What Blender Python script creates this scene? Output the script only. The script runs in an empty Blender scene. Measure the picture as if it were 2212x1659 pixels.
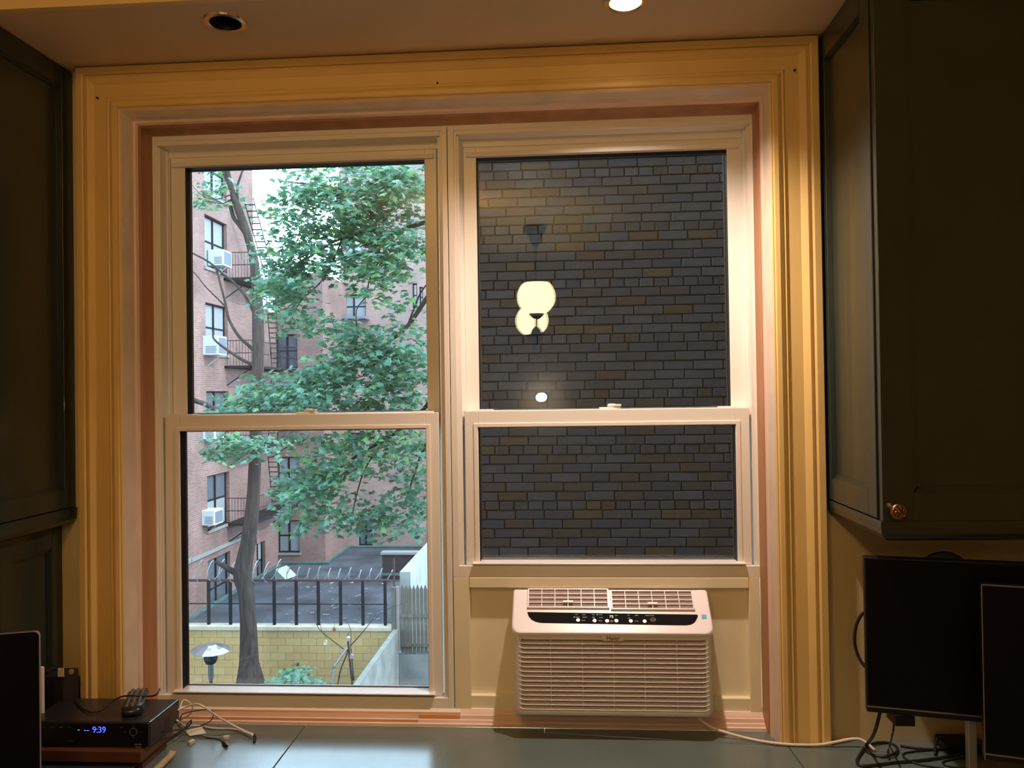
import bpy, bmesh, math, random
from mathutils import Vector, Matrix
V = Vector
sin, cos, pi, rad = math.sin, math.cos, math.pi, math.radians
RND = random.Random(11)
scene = bpy.context.scene
COL = scene.collection

# ------------------------------------------------------------ camera
F, CX, CY = 1725.0, 1106.0, 829.5          # focal length and centre in photo pixels (2212 x 1659)
EYE = V((0, -2.0, 1.6))
yaw, pit, rol = rad(3.87), rad(0.64), 0.0144
fwd = V((-sin(yaw) * cos(pit), cos(yaw) * cos(pit), sin(pit)))
r0 = V((cos(yaw), sin(yaw), 0)); u0 = r0.cross(fwd)
rt = r0 * cos(rol) - u0 * sin(rol); up = u0 * cos(rol) + r0 * sin(rol)
cd = bpy.data.cameras.new('camera'); cam = bpy.data.objects.new('camera', cd); COL.objects.link(cam)
cd.sensor_fit = 'HORIZONTAL'; cd.sensor_width = 36; cd.lens = 36 * F / 2212; cd.clip_start = 0.02; cd.clip_end = 300
cam.matrix_world = Matrix(((rt.x, up.x, -fwd.x, EYE.x), (rt.y, up.y, -fwd.y, EYE.y), (rt.z, up.z, -fwd.z, EYE.z), (0, 0, 0, 1)))
scene.camera = cam

# ------------------------------------------------------------ sky, sun, exposure
world = bpy.data.worlds.new('overcast_sky'); scene.world = world; world.use_nodes = True
bg = world.node_tree.nodes['Background']
bg.inputs[0].default_value = (0.54, 0.79, 1.0, 1); bg.inputs[1].default_value = 10.5
sd = bpy.data.lights.new('sun', 'SUN'); sd.energy = 3.0; sd.angle = rad(1.5); sd.color = (1.0, 0.93, 0.86)
sun = bpy.data.objects.new('sun', sd); COL.objects.link(sun)
sun.rotation_euler = V((-0.80, 0.16, -0.58)).to_track_quat('-Z', 'Y').to_euler()
vs = scene.view_settings
vs.view_transform = 'Standard'; vs.look = 'None'; vs.gamma = 1.0; vs.exposure = 0.0; vs.use_curve_mapping = False
scene.cycles.use_denoising = True
scene.cycles.max_bounces = 10; scene.cycles.transparent_max_bounces = 24; scene.cycles.diffuse_bounces = 5
scene.cycles.sample_clamp_indirect = 6.0
scene.cycles.caustics_reflective = False; scene.cycles.caustics_refractive = False

# ------------------------------------------------------------ photo pixel -> point on a known surface
def ray(px, py): return fwd * F + rt * (px - CX) - up * (py - CY)
def onY(px, py, y): d = ray(px, py); return EYE + d * ((y - EYE.y) / d.y)
def onX(px, py, x): d = ray(px, py); return EYE + d * ((x - EYE.x) / d.x)
def onZ(px, py, z): d = ray(px, py); return EYE + d * ((z - EYE.z) / d.z)
def onP(px, py, p, n): d = ray(px, py); return EYE + d * ((p - EYE).dot(n) / d.dot(n))

# ------------------------------------------------------------ materials
MATS = {}
def mat(name, col, rough=0.5, metal=0.0, spec=0.5, vary=0.0, scale=8.0, bump=0.0, bscale=60.0, stretch=(1, 1, 1), col2=None, coat=0.0):
    if name in MATS: return MATS[name]
    m = bpy.data.materials.new(name); m.use_nodes = True; MATS[name] = m
    nt = m.node_tree; b = nt.nodes['Principled BSDF']
    b.inputs['Base Color'].default_value = (*col, 1); b.inputs['Roughness'].default_value = rough
    b.inputs['Metallic'].default_value = metal; b.inputs['Specular IOR Level'].default_value = spec
    b.inputs['Coat Weight'].default_value = coat
    if vary or bump or col2:
        tc = nt.nodes.new('ShaderNodeTexCoord'); mp = nt.nodes.new('ShaderNodeMapping')
        mp.inputs['Scale'].default_value = stretch; nt.links.new(tc.outputs['Object'], mp.inputs[0])
    if vary or col2:
        n = nt.nodes.new('ShaderNodeTexNoise'); n.inputs['Scale'].default_value = scale; n.inputs['Detail'].default_value = 5
        nt.links.new(mp.outputs[0], n.inputs['Vector'])
        r = nt.nodes.new('ShaderNodeValToRGB')
        c2 = col2 if col2 else tuple(max(0, c * (1 - vary)) for c in col)
        c1 = col if col2 else tuple(min(1, c * (1 + vary)) for c in col)
        r.color_ramp.elements[0].position = 0.3; r.color_ramp.elements[1].position = 0.7
        r.color_ramp.elements[0].color = (*c2, 1); r.color_ramp.elements[1].color = (*c1, 1)
        nt.links.new(n.outputs[0], r.inputs[0]); nt.links.new(r.outputs[0], b.inputs['Base Color'])
    if bump:
        n2 = nt.nodes.new('ShaderNodeTexNoise'); n2.inputs['Scale'].default_value = bscale; n2.inputs['Detail'].default_value = 4
        nt.links.new(mp.outputs[0], n2.inputs['Vector'])
        bp = nt.nodes.new('ShaderNodeBump'); bp.inputs['Strength'].default_value = bump; bp.inputs['Distance'].default_value = 0.01
        nt.links.new(n2.outputs[0], bp.inputs['Height']); nt.links.new(bp.outputs[0], b.inputs['Normal'])
    return m
def emat(name, col, strength, base=(0.8, 0.8, 0.8)):
    if name in MATS: return MATS[name]
    m = mat(name, base, 0.4); b = m.node_tree.nodes['Principled BSDF']
    b.inputs['Emission Color'].default_value = (*col, 1); b.inputs['Emission Strength'].default_value = strength
    return m
def glass_mat(name, tint, ior=1.45, rough=0.0):
    if name in MATS: return MATS[name]
    m = bpy.data.materials.new(name); m.use_nodes = True; MATS[name] = m
    nt = m.node_tree; nt.nodes.remove(nt.nodes['Principled BSDF'])
    t = nt.nodes.new('ShaderNodeBsdfTransparent'); t.inputs[0].default_value = (*tint, 1)
    g = nt.nodes.new('ShaderNodeBsdfGlossy'); g.inputs['Roughness'].default_value = rough
    fr = nt.nodes.new('ShaderNodeFresnel'); fr.inputs[0].default_value = ior
    mx = nt.nodes.new('ShaderNodeMixShader'); out = nt.nodes['Material Output']
    nt.links.new(fr.outputs[0], mx.inputs[0]); nt.links.new(t.outputs[0], mx.inputs[1]); nt.links.new(g.outputs[0], mx.inputs[2])
    nt.links.new(mx.outputs[0], out.inputs[0])
    return m
def brick_mat(name, c1, c2, mortar, axes, bump=0.3):
    """brickwork for surfaces too far away to tell the bricks apart; axes = which object axes run along / up the wall"""
    if name in MATS: return MATS[name]
    m = mat(name, c1, 0.85, spec=0.2); nt = m.node_tree; b = nt.nodes['Principled BSDF']
    tc = nt.nodes.new('ShaderNodeTexCoord'); sp = nt.nodes.new('ShaderNodeSeparateXYZ'); cb = nt.nodes.new('ShaderNodeCombineXYZ')
    nt.links.new(tc.outputs['Object'], sp.inputs[0])
    nt.links.new(sp.outputs[axes[0]], cb.inputs[0]); nt.links.new(sp.outputs[axes[1]], cb.inputs[1])
    br = nt.nodes.new('ShaderNodeTexBrick'); nt.links.new(cb.outputs[0], br.inputs['Vector'])
    br.inputs['Scale'].default_value = 1.0; br.inputs['Brick Width'].default_value = 0.21; br.inputs['Row Height'].default_value = 0.07
    br.inputs['Mortar Size'].default_value = 0.010; br.inputs['Mortar Smooth'].default_value = 0.3
    br.inputs['Color1'].default_value = (*c1, 1); br.inputs['Color2'].default_value = (*c2, 1); br.inputs['Mortar'].default_value = (*mortar, 1)
    n = nt.nodes.new('ShaderNodeTexNoise'); n.inputs['Scale'].default_value = 0.7; n.inputs['Detail'].default_value = 6
    nt.links.new(cb.outputs[0], n.inputs['Vector'])
    mx = nt.nodes.new('ShaderNodeMixRGB'); mx.blend_type = 'MULTIPLY'; mx.inputs[0].default_value = 0.75
    nt.links.new(br.outputs[0], mx.inputs[1]); nt.links.new(n.outputs[0], mx.inputs[2])
    nt.links.new(mx.outputs[0], b.inputs['Base Color'])
    bp = nt.nodes.new('ShaderNodeBump'); bp.inputs['Strength'].default_value = bump; bp.inputs['Distance'].default_value = 0.01; bp.invert = True
    nt.links.new(br.outputs[1], bp.inputs['Height']); nt.links.new(bp.outputs[0], b.inputs['Normal'])
    return m

# ------------------------------------------------------------ mesh building
class MB:
    def __init__(s): s.v = []; s.f = []; s.m = []; s.mi = 0
    def add(s, vs, fs):
        o = len(s.v); s.v += [tuple(v) for v in vs]
        for f in fs: s.f.append(tuple(i + o for i in f)); s.m.append(s.mi)
        return s
    def box(s, x0, x1, y0, y1, z0, z1):
        if x0 > x1: x0, x1 = x1, x0
        if y0 > y1: y0, y1 = y1, y0
        if z0 > z1: z0, z1 = z1, z0
        return s.add([(x0, y0, z0), (x1, y0, z0), (x1, y1, z0), (x0, y1, z0), (x0, y0, z1), (x1, y0, z1), (x1, y1, z1), (x0, y1, z1)],
                     [(0, 3, 2, 1), (4, 5, 6, 7), (0, 1, 5, 4), (1, 2, 6, 5), (2, 3, 7, 6), (3, 0, 4, 7)])
    def obox(s, c, a, b, d):
        """box round centre c with half-axis vectors a, b, d"""
        c, a, b, d = V(c), V(a), V(b), V(d)
        vs = [c - a - b - d, c + a - b - d, c + a + b - d, c - a + b - d, c - a - b + d, c + a - b + d, c + a + b + d, c - a + b + d]
        return s.add(vs, [(0, 3, 2, 1), (4, 5, 6, 7), (0, 1, 5, 4), (1, 2, 6, 5), (2, 3, 7, 6), (3, 0, 4, 7)])
    def beam(s, p, q, w, h, upv=(0, 0, 1)):
        p, q = V(p), V(q); d = q - p; L = d.length; d.normalize(); u = V(upv)
        x = d.cross(u)
        if x.length < 1e-4: x = d.cross(V((1, 0, 0)))
        x.normalize(); u = x.cross(d)
        return s.obox((p + q) / 2, d * L / 2, x * w / 2, u * h / 2)
    def prism(s, base, ext):
        """polygon base (list of points) extruded by vector ext"""
        n = len(base); e = V(ext); b = [V(p) for p in base]
        return s.add(b + [p + e for p in b], [tuple(range(n))[::-1], tuple(range(n, 2 * n))] + [(i, (i + 1) % n, n + (i + 1) % n, n + i) for i in range(n)])
    def tube(s, pts, r, n=6, closed=False):
        P = [V(p) for p in pts]; N = len(P); rs = r if isinstance(r, (list, tuple)) else [r] * N
        vs = []; prev = None
        for i, p in enumerate(P):
            if closed: t = P[(i + 1) % N] - P[i - 1]
            else: t = P[min(i + 1, N - 1)] - P[max(i - 1, 0)]
            t.normalize()
            if prev is None:
                x = t.cross(V((0, 0, 1)))
                if x.length < 0.05: x = t.cross(V((0, 1, 0)))
            else: x = prev - t * prev.dot(t)
            x.normalize(); prev = x; y = t.cross(x)
            for k in range(n):
                a = 2 * pi * k / n; vs.append(p + (x * cos(a) + y * sin(a)) * rs[i])
        fs = []
        for i in range(N if closed else N - 1):
            j = (i + 1) % N
            for k in range(n): k2 = (k + 1) % n; fs.append((i * n + k, i * n + k2, j * n + k2, j * n + k))
        if not closed: fs += [tuple(range(n))[::-1], tuple(range((N - 1) * n, N * n))]
        return s.add(vs, fs)
    def lathe(s, prof, o, axis=(0, 0, 1), n=24):
        """profile of (radius, height) turned about axis through o"""
        o, ax = V(o), V(axis).normalized(); x = ax.cross(V((0, 1, 0)))
        if x.length < 0.05: x = ax.cross(V((1, 0, 0)))
        x.normalize(); y = ax.cross(x); vs = []; rings = []
        for r, h in prof:
            if r < 1e-6: rings.append([len(vs)]); vs.append(o + ax * h)
            else:
                rings.append(list(range(len(vs), len(vs) + n)))
                vs += [o + ax * h + (x * cos(2 * pi * k / n) + y * sin(2 * pi * k / n)) * r for k in range(n)]
        fs = []
        for a, b in zip(rings, rings[1:]):
            for k in range(n):
                k2 = (k + 1) % n
                if len(a) == 1 and len(b) == 1: continue
                if len(a) == 1: fs.append((a[0], b[k], b[k2]))
                elif len(b) == 1: fs.append((a[k], b[0], a[k2]))
                else: fs.append((a[k], a[k2], b[k2], b[k]))
        return s.add(vs, fs)
    def mesh(s, name, mats, smooth=False, fix=True):
        me = bpy.data.meshes.new(name); me.from_pydata(s.v, [], s.f)
        for m in (mats if isinstance(mats, (list, tuple)) else [mats]): me.materials.append(m)
        me.polygons.foreach_set('material_index', s.m)
        if fix:
            bm = bmesh.new(); bm.from_mesh(me); bmesh.ops.recalc_face_normals(bm, faces=bm.faces); bm.to_mesh(me); bm.free()
        if smooth: me.polygons.foreach_set('use_smooth', [True] * len(me.polygons))
        me.update(); return me
    def build(s, name, mats, parent=None, smooth=False, bev=0.0, fix=True, label=None, seg=2):
        return link(name, s.mesh(name, mats, smooth, fix), parent, bev, label, seg=seg)
def link(name, me, parent=None, bev=0.0, label=None, M=None, seg=2):
    o = bpy.data.objects.new(name, me); COL.objects.link(o)
    if parent is not None:
        o.parent = parent; o.matrix_parent_inverse = Matrix.Translation(-V(parent.get('_w', (0, 0, 0))))
    if M is not None: o.matrix_basis = M
    if bev:
        b = o.modifiers.new('bevel', 'BEVEL'); b.width = bev; b.segments = seg; b.limit_method = 'ANGLE'; b.angle_limit = rad(40)
        b.harden_normals = False
    if label: o['label'] = label
    return o
ROOTS = []
def thing(name, label, cat, loc=(0, 0, 0), group=None, kind=None):
    o = bpy.data.objects.new(name, None); COL.objects.link(o); o.location = loc; o['_w'] = tuple(loc); o.empty_display_size = 0.1
    o['label'] = label
    if cat: o['category'] = cat
    if group: o['group'] = group
    if kind: o['kind'] = kind
    ROOTS.append(o); return o
def tag(o, label, cat=None, group=None, kind=None):
    o['label'] = label
    if cat: o['category'] = cat
    if group: o['group'] = group
    if kind: o['kind'] = kind
    return o
def struct(o, label): o['kind'] = 'structure'; o['label'] = label; return o
def smooth_path(pts, k=6):
    P = [V(p) for p in pts]; out = []
    for i in range(len(P) - 1):
        a, b, c, d = P[max(i - 1, 0)], P[i], P[i + 1], P[min(i + 2, len(P) - 1)]
        for j in range(k):
            t = j / k
            out.append(0.5 * ((2 * b) + (c - a) * t + (2 * a - 5 * b + 4 * c - d) * t * t + (3 * b - a - 3 * c + d) * t ** 3))
    return out + [P[-1]]
def text_mesh(txt, size, mat_, name, parent, M, extrude=0.0003, spacing=1.0):
    cu = bpy.data.curves.new(name, 'FONT'); cu.body = txt; cu.size = size; cu.align_x = 'CENTER'; cu.align_y = 'CENTER'
    cu.extrude = extrude; cu.space_character = spacing; cu.resolution_u = 3
    t = bpy.data.objects.new('tmp', cu); COL.objects.link(t)
    bpy.context.view_layer.update()
    me = bpy.data.meshes.new_from_object(t.evaluated_get(bpy.context.evaluated_depsgraph_get()))
    bpy.data.objects.remove(t); me.materials.clear(); me.materials.append(mat_); me.name = name
    return link(name, me, parent, M=M)
def basis(o, ex, ey, ez):
    return Matrix(((ex.x, ey.x, ez.x, o.x), (ex.y, ey.y, ez.y, o.y), (ex.z, ey.z, ez.z, o.z), (0, 0, 0, 1)))
FACE = lambda p: basis(V(p), V((1, 0, 0)), V((0, 0, 1)), V((0, -1, 0)))   # lettering on a face that looks towards -Y
# ------------------------------------------------------------ paints
CREAM = mat('cream_trim_paint', (0.80, 0.56, 0.21), 0.42, vary=0.05, scale=5, bump=0.03, bscale=25)
REVEAL = mat('reveal_paint', (0.74, 0.60, 0.46), 0.4, vary=0.08, scale=14)
STRIPPED = mat('stripped_wood', (0.44, 0.21, 0.095), 0.5, vary=0.22, scale=18, stretch=(1, 1, 0.08), bump=0.05)
STRIPPED_X = mat('stripped_wood_sill', (0.62, 0.29, 0.12), 0.4, vary=0.25, scale=18, stretch=(0.08, 1, 1), bump=0.05)
PINK = mat('pink_primer', (0.80, 0.58, 0.47), 0.45, vary=0.06, scale=10)
VINYL = mat('white_vinyl', (0.86, 0.82, 0.75), 0.28, spec=0.5)
PANELP = mat('cream_panel_paint', (0.86, 0.78, 0.56), 0.4, vary=0.03, scale=6)
WALLP = mat('olive_tan_wall_paint', (0.64, 0.53, 0.30), 0.55, vary=0.05, scale=4, bump=0.03)
CEILP = mat('ceiling_paint', (0.70, 0.55, 0.35), 0.6, vary=0.03, scale=3)
SOFFF = mat('cornice_paint', (0.80, 0.62, 0.28), 0.5)
GREEN = mat('dark_green_cabinet_paint', (0.026, 0.036, 0.027), 0.30, vary=0.10, scale=9, bump=0.04, bscale=45, coat=0.15)
LAMIN = mat('green_laminate', (0.120, 0.160, 0.148), 0.22, spec=.8, vary=0.10, scale=5, bump=0.02, bscale=20)
BLACKP = mat('black_plastic', (0.010, 0.010, 0.012), 0.4, spec=.25)
BLACKM = mat('matte_black', (0.01, 0.01, 0.011), 0.7)
GASKET = mat('black_glazing_gasket', (0.008, 0.008, 0.012), 0.5)
SPACER = mat('aluminium_spacer', (0.35, 0.38, 0.42), 0.4, metal=0.6)
GLASS = glass_mat('window_glass', (0.985, 0.992, 0.99))
FLOORW = mat('oak_floor', (0.40, 0.25, 0.13), 0.4, vary=0.2, scale=6, stretch=(8, 0.6, 1))
ROOMP = mat('warm_white_room_paint', (0.74, 0.62, 0.44), 0.6)
CHROME = mat('brass_ring', (0.75, 0.62, 0.38), 0.22, metal=1.0)

ZC = 0.733                      # worktop height
X0, X1, ZT = -1.268, 0.631, 2.467   # outer edge of the window casing
ZS = ZT + 0.002                 # underside of the soffit
ZCEIL = 2.68
# ------------------------------------------------------------ room shell
def plainbox(name, mt, lab, *b): o = MB().box(*b).build(name, mt); return struct(o, lab)
plainbox('floor', FLOORW, 'dark oak floor of the room', -2.4, 2.6, -5.2, 0.03, -0.1, 0)
plainbox('ceiling', SOFFF, 'warm painted ceiling of the room', -2.4, 2.6, -5.2, 0.03, ZCEIL, ZCEIL + 0.1)
plainbox('wall_left', ROOMP, 'warm white side wall behind the left cabinet', -2.5, -2.4, -5.2, 0.03, -0.1, ZCEIL + 0.1)
plainbox('wall_right', ROOMP, 'warm white side wall behind the right cabinet', 2.6, 2.7, -5.2, 0.03, -0.1, ZCEIL + 0.1)
plainbox('wall_back', ROOMP, 'warm white wall opposite the window', -2.5, 2.7, -5.3, -5.2, -0.1, ZCEIL + 0.1)
OX0, OX1, OZ0, OZ1 = -1.16, 0.535, 0.690, 2.36   # masonry opening
m = MB()
for b in ((-2.5, OX0, 0.03, 0.33, -0.1, 9), (OX1, 2.7, 0.03, 0.33, -0.1, 9), (OX0, OX1, 0.03, 0.33, -0.1, OZ0), (OX0, OX1, 0.03, 0.33, OZ1, 9)): m.box(*b)
struct(m.build('wall_front', WALLP), 'olive tan wall around the double window')
def bored_soffit(cans):
    o = MB().box(-2.4, 2.6, -0.298, 0.03, ZS, ZCEIL).build('soffit', [CEILP])
    for k, (px, py) in enumerate(cans):
        c = onZ(px, py, ZS); t = MB().lathe([(0, -.05), (.0375, -.05), (.0375, .12), (0, .12)], (c.x, c.y, ZS), n=40).build('drill', CEILP)
        b = o.modifiers.new('hole', 'BOOLEAN'); b.operation = 'DIFFERENCE'; b.object = t; b.solver = 'EXACT'
        bpy.context.view_layer.update()
        me = bpy.data.meshes.new_from_object(o.evaluated_get(bpy.context.evaluated_depsgraph_get()))
        o.modifiers.clear(); o.data = me; bpy.data.objects.remove(t)
    return o
CANS = ((487, 47), (1351, 3))
struct(bored_soffit(CANS), 'dropped tan soffit with two recessed lights above the window')
m = MB().box(-2.4, 2.6, -0.315, -0.2985, ZS - 0.001, ZCEIL)
struct(m.build('trim_1', SOFFF), 'yellow cream front edge of the soffit')

# ------------------------------------------------------------ moulded casing and stripped reveal, mitred
def frame_piece(name, side, prof, rect, mats, segm, label, zb):
    """prof: (inward distance on left, on right, on top, depth Y)"""
    x0, x1, z1 = rect; m = MB(); n = len(prof)
    for k, (tl, tr, tt, y) in enumerate(prof):
        if side == 'left': m.v += [(x0 + tl, y, zb), (x0 + tl, y, z1 - tt)]
        elif side == 'right': m.v += [(x1 - tr, y, zb), (x1 - tr, y, z1 - tt)]
        else: m.v += [(x0 + tl, y, z1 - tt), (x1 - tr, y, z1 - tt)]
    for k in range(n):
        j = (k + 1) % n; m.f.append((2 * k, 2 * k + 1, 2 * j + 1, 2 * j)); m.m.append(segm[k] if k < len(segm) else 0)
    m.f += [tuple(range(0, 2 * n, 2)), tuple(range(1, 2 * n, 2))[::-1]]; m.m += [0, 0]
    return struct(m.build(name, mats), label)
def P(t, y, w=0.118): return (t, t * 1.02, t * 0.97, y)
casing = [P(0, 0.03), P(0, -0.002), P(.003, -.006), P(.018, -.007), P(.022, -.004), P(.0225, .0015), P(.0245, .0015), P(.026, -.003), P(.032, -.005), P(.040, .000), P(.046, .004),
          P(.047, .0052), P(.080, .0048), P(.0815, .002), P(.085, -.0005), P(.089, .001), P(.093, -.003), P(.100, -.0065), P(.110, -.006), P(.1125, -.003), P(.1135, .0005), P(.1145, -.002), P(.118, .000), P(.118, .03)]
RECT = (X0, X1, ZT)
for i, (s, l) in enumerate((('left', 'cream moulded window casing beside the cable box'), ('top', 'cream moulded head casing under the soffit'), ('right', 'cream moulded window casing beside the monitor cabinet'))):
    frame_piece('trim_%d' % (2 + i), s, casing, RECT, [CREAM], [], l, ZC)
def Q(f, y):   # reveal: 0..1 across the gap between the casing and the vinyl frame
    return (.118 + .034 * f, .1204 + .0196 * f, .1145 + .0395 * f, y)
rev = [Q(0, .0), Q(.10, .004), Q(.34, .022), Q(.42, .032), Q(.46, .036), Q(.60, .038), Q(.70, .046), Q(.74, .050), Q(.80, .052), Q(.86, .075), Q(1, .1), (.10, .10, .10, .1), (.10, .10, .10, .031), Q(0, .031)]
for i, (s, l) in enumerate((('left', 'grey and pink reveal moulding with stripped brown wood, cable box side'), ('top', 'pink reveal moulding with stripped brown wood across the window head'), ('right', 'pink reveal moulding with stripped wood beside the air conditioner'))):
    frame_piece('trim_%d' % (5 + i), s, rev, RECT, [REVEAL, PINK, STRIPPED], [0, 0, 0, 0, 1, 1, 2, 2, 2, 2, 0, 0, 0, 0], l, ZC)
# old nail holes and paint scars on the casing
NAIL = mat('rusty_nail_hole', (0.05, 0.02, 0.01), 0.8)
# sill below the vinyl frames: stepped, stripped under the left window, primed under the right one
m = MB()
sp = [(.13, .772), (.100, .770), (.094, .762), (.092, .758), (.087, .7575), (.085, .748), (.081, .747), (.079, .7405), (.074, .739), (.0735, ZC), (.13, ZC)]
def sillrun(xa, xb, mi):
    n = len(sp); o = len(m.v)
    for y, z in sp: m.v += [(xa, y, z), (xb, y, z)]
    for k in range(n):
        j = (k + 1) % n; m.f.append((o + 2 * k, o + 2 * k + 1, o + 2 * j + 1, o + 2 * j)); m.m.append(mi[k] if k < len(mi) else 0)
    m.f += [tuple(range(o, o + 2 * n, 2)), tuple(range(o + 1, o + 2 * n, 2))[::-1]]; m.m += [0, 0]
sillrun(-1.125, -.40, [0, 0, 1, 1, 2, 2, 1, 2, 2])
sillrun(-.40, -.29, [0, 0, 1, 1, 1, 2, 2, 2, 2])
sillrun(-.29, .528, [0, 2, 2, 2, 2, 2, 2, 2, 2])
struct(m.build('trim_8', [VINYL, STRIPPED_X, PINK]), 'stepped window sill, stripped orange wood turning to pink primer')
# nail holes
for k, (px, py) in enumerate(((211, 212), (945, 180), (1716, 152))):
    p = onY(px, py, 0.002); MB().lathe([(0, -.003), (.0022, -.003), (.0026, 0.0045), (0, .005)], p, (0, -1, 0), 8).build('nail_hole', NAIL, bpy.data.objects['trim_%d' % (2 + k if k != 0 else 2)])

# ------------------------------------------------------------ the two double-hung windows
def rect_frame(m, x0, x1, z0, z1, w, y0, y1, wt=None, wb=None):
    wt = w if wt is None else wt; wb = w if wb is None else wb
    m.box(x0, x0 + w, y0, y1, z0, z1); m.box(x1 - w, x1, y0, y1, z0, z1)
    if wt: m.box(x0 + w, x1 - w, y0, y1, z1 - wt, z1)
    if wb: m.box(x0 + w, x1 - w, y0, y1, z0, z0 + wb)
    return m
def pane(parent, x0, x1, z0, z1, y, dz=0.0):
    """double glazing set deep in the sash: two sheets, black gasket lining and spacer bar; y = face of the sash"""
    yg = y + .028
    MB().box(x0 - .004, x1 + .004, yg, yg + .003, z0 - .004, z1 + .004).build('pane', GLASS, parent)
    m2 = MB(); yo = yg + .008; t = .0016 if dz else 0.0      # the outer sheet is never quite parallel
    a, b, c, d = [V((x, yo + (q - .5) * t, z)) for x, z, q in ((x0 - .004, z0 - .004, 0), (x1 + .004, z0 - .004, .9), (x1 + .004, z1 + .004, 1), (x0 - .004, z1 + .004, .1))]
    m2.prism([a, b, c, d], (0, .003, 0)); m2.build('pane', GLASS, parent)
    g = MB(); rect_frame(g, x0 - .003, x1 + .003, z0 - .003, z1 + .003, .0036, y + .0035, y + .0415, wb=0); g.build('gasket', GASKET, parent)
    s = MB(); rect_frame(s, x0 + .0007, x1 - .0007, z0, z1, .003, yg + .0032, yg + .0078); s.build('spacer_bar', SPACER, parent)
def lock(parent, x, z, y, flip=1):
    l = MB(); l.box(x - .030, x + .026, y + .006, y + .030, z, z + .005); l.build('sash_lock', VINYL, parent, bev=.0015)
    l = MB(); l.lathe([(0, .005), (.012, .005), (.012, .011), (.009, .014), (0, .014)], (x + .004 * flip, y + .018, z), n=14)
    l.prism([(x - .008, y + .008, z + .006), (x + .022 * flip + .004, y + .002, z + .007), (x + .024 * flip + .004, y + .010, z + .007), (x - .004, y + .026, z + .006)], (0, 0, .006))
    l.build('lock_lever', VINYL, parent, bev=.001)
def window_unit(name, label, ox0, ox1, ls, lg, us, ug, zb, yl=.110, yu=.1545):
    """ox: frame outer; ls/us lower/upper sash (x0,x1,z0,z1); lg/ug glass daylight"""
    w = thing(name, label, None, (0.5 * (ox0 + ox1), .12, zb), kind='structure')
    zt = 2.313
    f = MB()
    li = ls[0] - .012; ri = ls[1] + .012
    # outer frame: face flange, then jamb pockets
    f.box(ox0, li - .006, .100, .200, zb, zt); f.box(ri + .006, ox1, .100, .200, zb, zt)
    f.box(li - .006, li, .104, .200, zb, zt - .013); f.box(ri, ri + .006, .104, .200, zb, zt - .013)
    f.box(li - .006, ri + .006, .100, .200, zt - .013, zt); f.box(li, ri, .1025, .150, us[3] + .014, zt - .013); f.box(li, ri, .150, .200, us[3] - .006, zt - .013)
    f.box(li - .006, ri + .006, .100, .1525, zb, ls[2] - .001); f.box(li - .006, ri + .006, .1525, .200, zb, ls[2] - .022); f.box(li - .006, ri + .006, .2005, .24, zb - .05, ls[2] - .045)
    f.build('window_frame', VINYL, w, bev=.0012)
    j = MB()   # jamb liners beside the sashes
    for x, sx in ((li, 1), (ri, -1)):
        j.box(x, x + sx * .0115, yu - .004, .182, us[2], us[3] + .010); j.box(x, x + sx * .006, yl - .003, .150, ls[2], us[3] + .012)
        j.box(x, x + sx * .010, .1425, .1475, ls[3], us[3] + .012)
    j.build('jamb_liner', VINYL, w, bev=.0008)
    # lower sash
    y0, y1 = yl, yl + .042
    s = MB()
    s.box(ls[0], lg[0], y0, y1, ls[2], ls[3]); s.box(lg[1], ls[1], y0, y1, ls[2], ls[3])
    s.box(lg[0], lg[1], y0, y1, lg[3], ls[3]); s.box(lg[0], lg[1], y0, y1, ls[2], lg[2])
    s = s.build('lower_sash', VINYL, w, bev=.0015)
    b = MB()   # glazing bead step, pull rail, tilt latches
    rect_frame(b, lg[0] - .012, lg[1] + .012, lg[2], lg[3] + .011, .0105, y0 - .0025, y0 + .002, wt=.0095, wb=0)
    b.build('glazing_bead', VINYL, s, bev=.0008)
    b = MB(); pr = [(y0 + .002, lg[2] - .012), (y0 - .012, lg[2] - .006), (y0 - .020, lg[2] - .002), (y0 - .019, lg[2]), (y0 + .004, lg[2] + .0004)]
    b.prism([(lg[0] - .018, y, z) for y, z in pr], (lg[1] - lg[0] + .036, 0, 0)); b.build('lift_rail', VINYL, s, bev=.002)
    b = MB()
    for xa, xb in ((ls[0] + .014, ls[0] + .075), (ls[1] - .075, ls[1] - .014)): b.box(xa, xb, y0 + .006, y1 - .004, ls[3], ls[3] + .0035)
    b.build('tilt_latch', VINYL, s, bev=.001)
    lock(s, 0.5 * (ls[0] + ls[1]) + .015, ls[3], y0, 1)
    pane(s, *lg, y0)
    # upper sash
    y0, y1 = yu, yu + .042
    s = MB()
    s.box(us[0], ug[0], y0, y1, us[2], us[3]); s.box(ug[1], us[1], y0, y1, us[2], us[3])
    s.box(ug[0], ug[1], y0, y1, ug[3], us[3]); s.box(ug[0], ug[1], y0, y1, us[2], ug[2])
    s = s.build('upper_sash', VINYL, w, bev=.0015)
    b = MB(); pr = [(y0 + .002, ug[3] + .016), (y0 - .007, ug[3] + .013), (y0 - .010, ug[3] + .002), (y0 - .007, ug[3] + .0005), (y0 + .004, ug[3] + .004)]
    b.prism([(us[0] + .008, y, z) for y, z in pr], (us[1] - us[0] - .016, 0, 0)); b.build('finger_pull', VINYL, s, bev=.001)
    pane(s, *ug, y0, dz=1)
    return w
window_unit('window_1', 'tall white double-hung window looking onto the tree and courtyard', -1.118, -.307,
            (-1.093, -.3395, .798, 1.551), (-1.052, -.3755, .8095, 1.508), (-1.092, -.344, 1.515, 2.274), (-1.052, -.377, 1.553, 2.241), .766)
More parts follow.
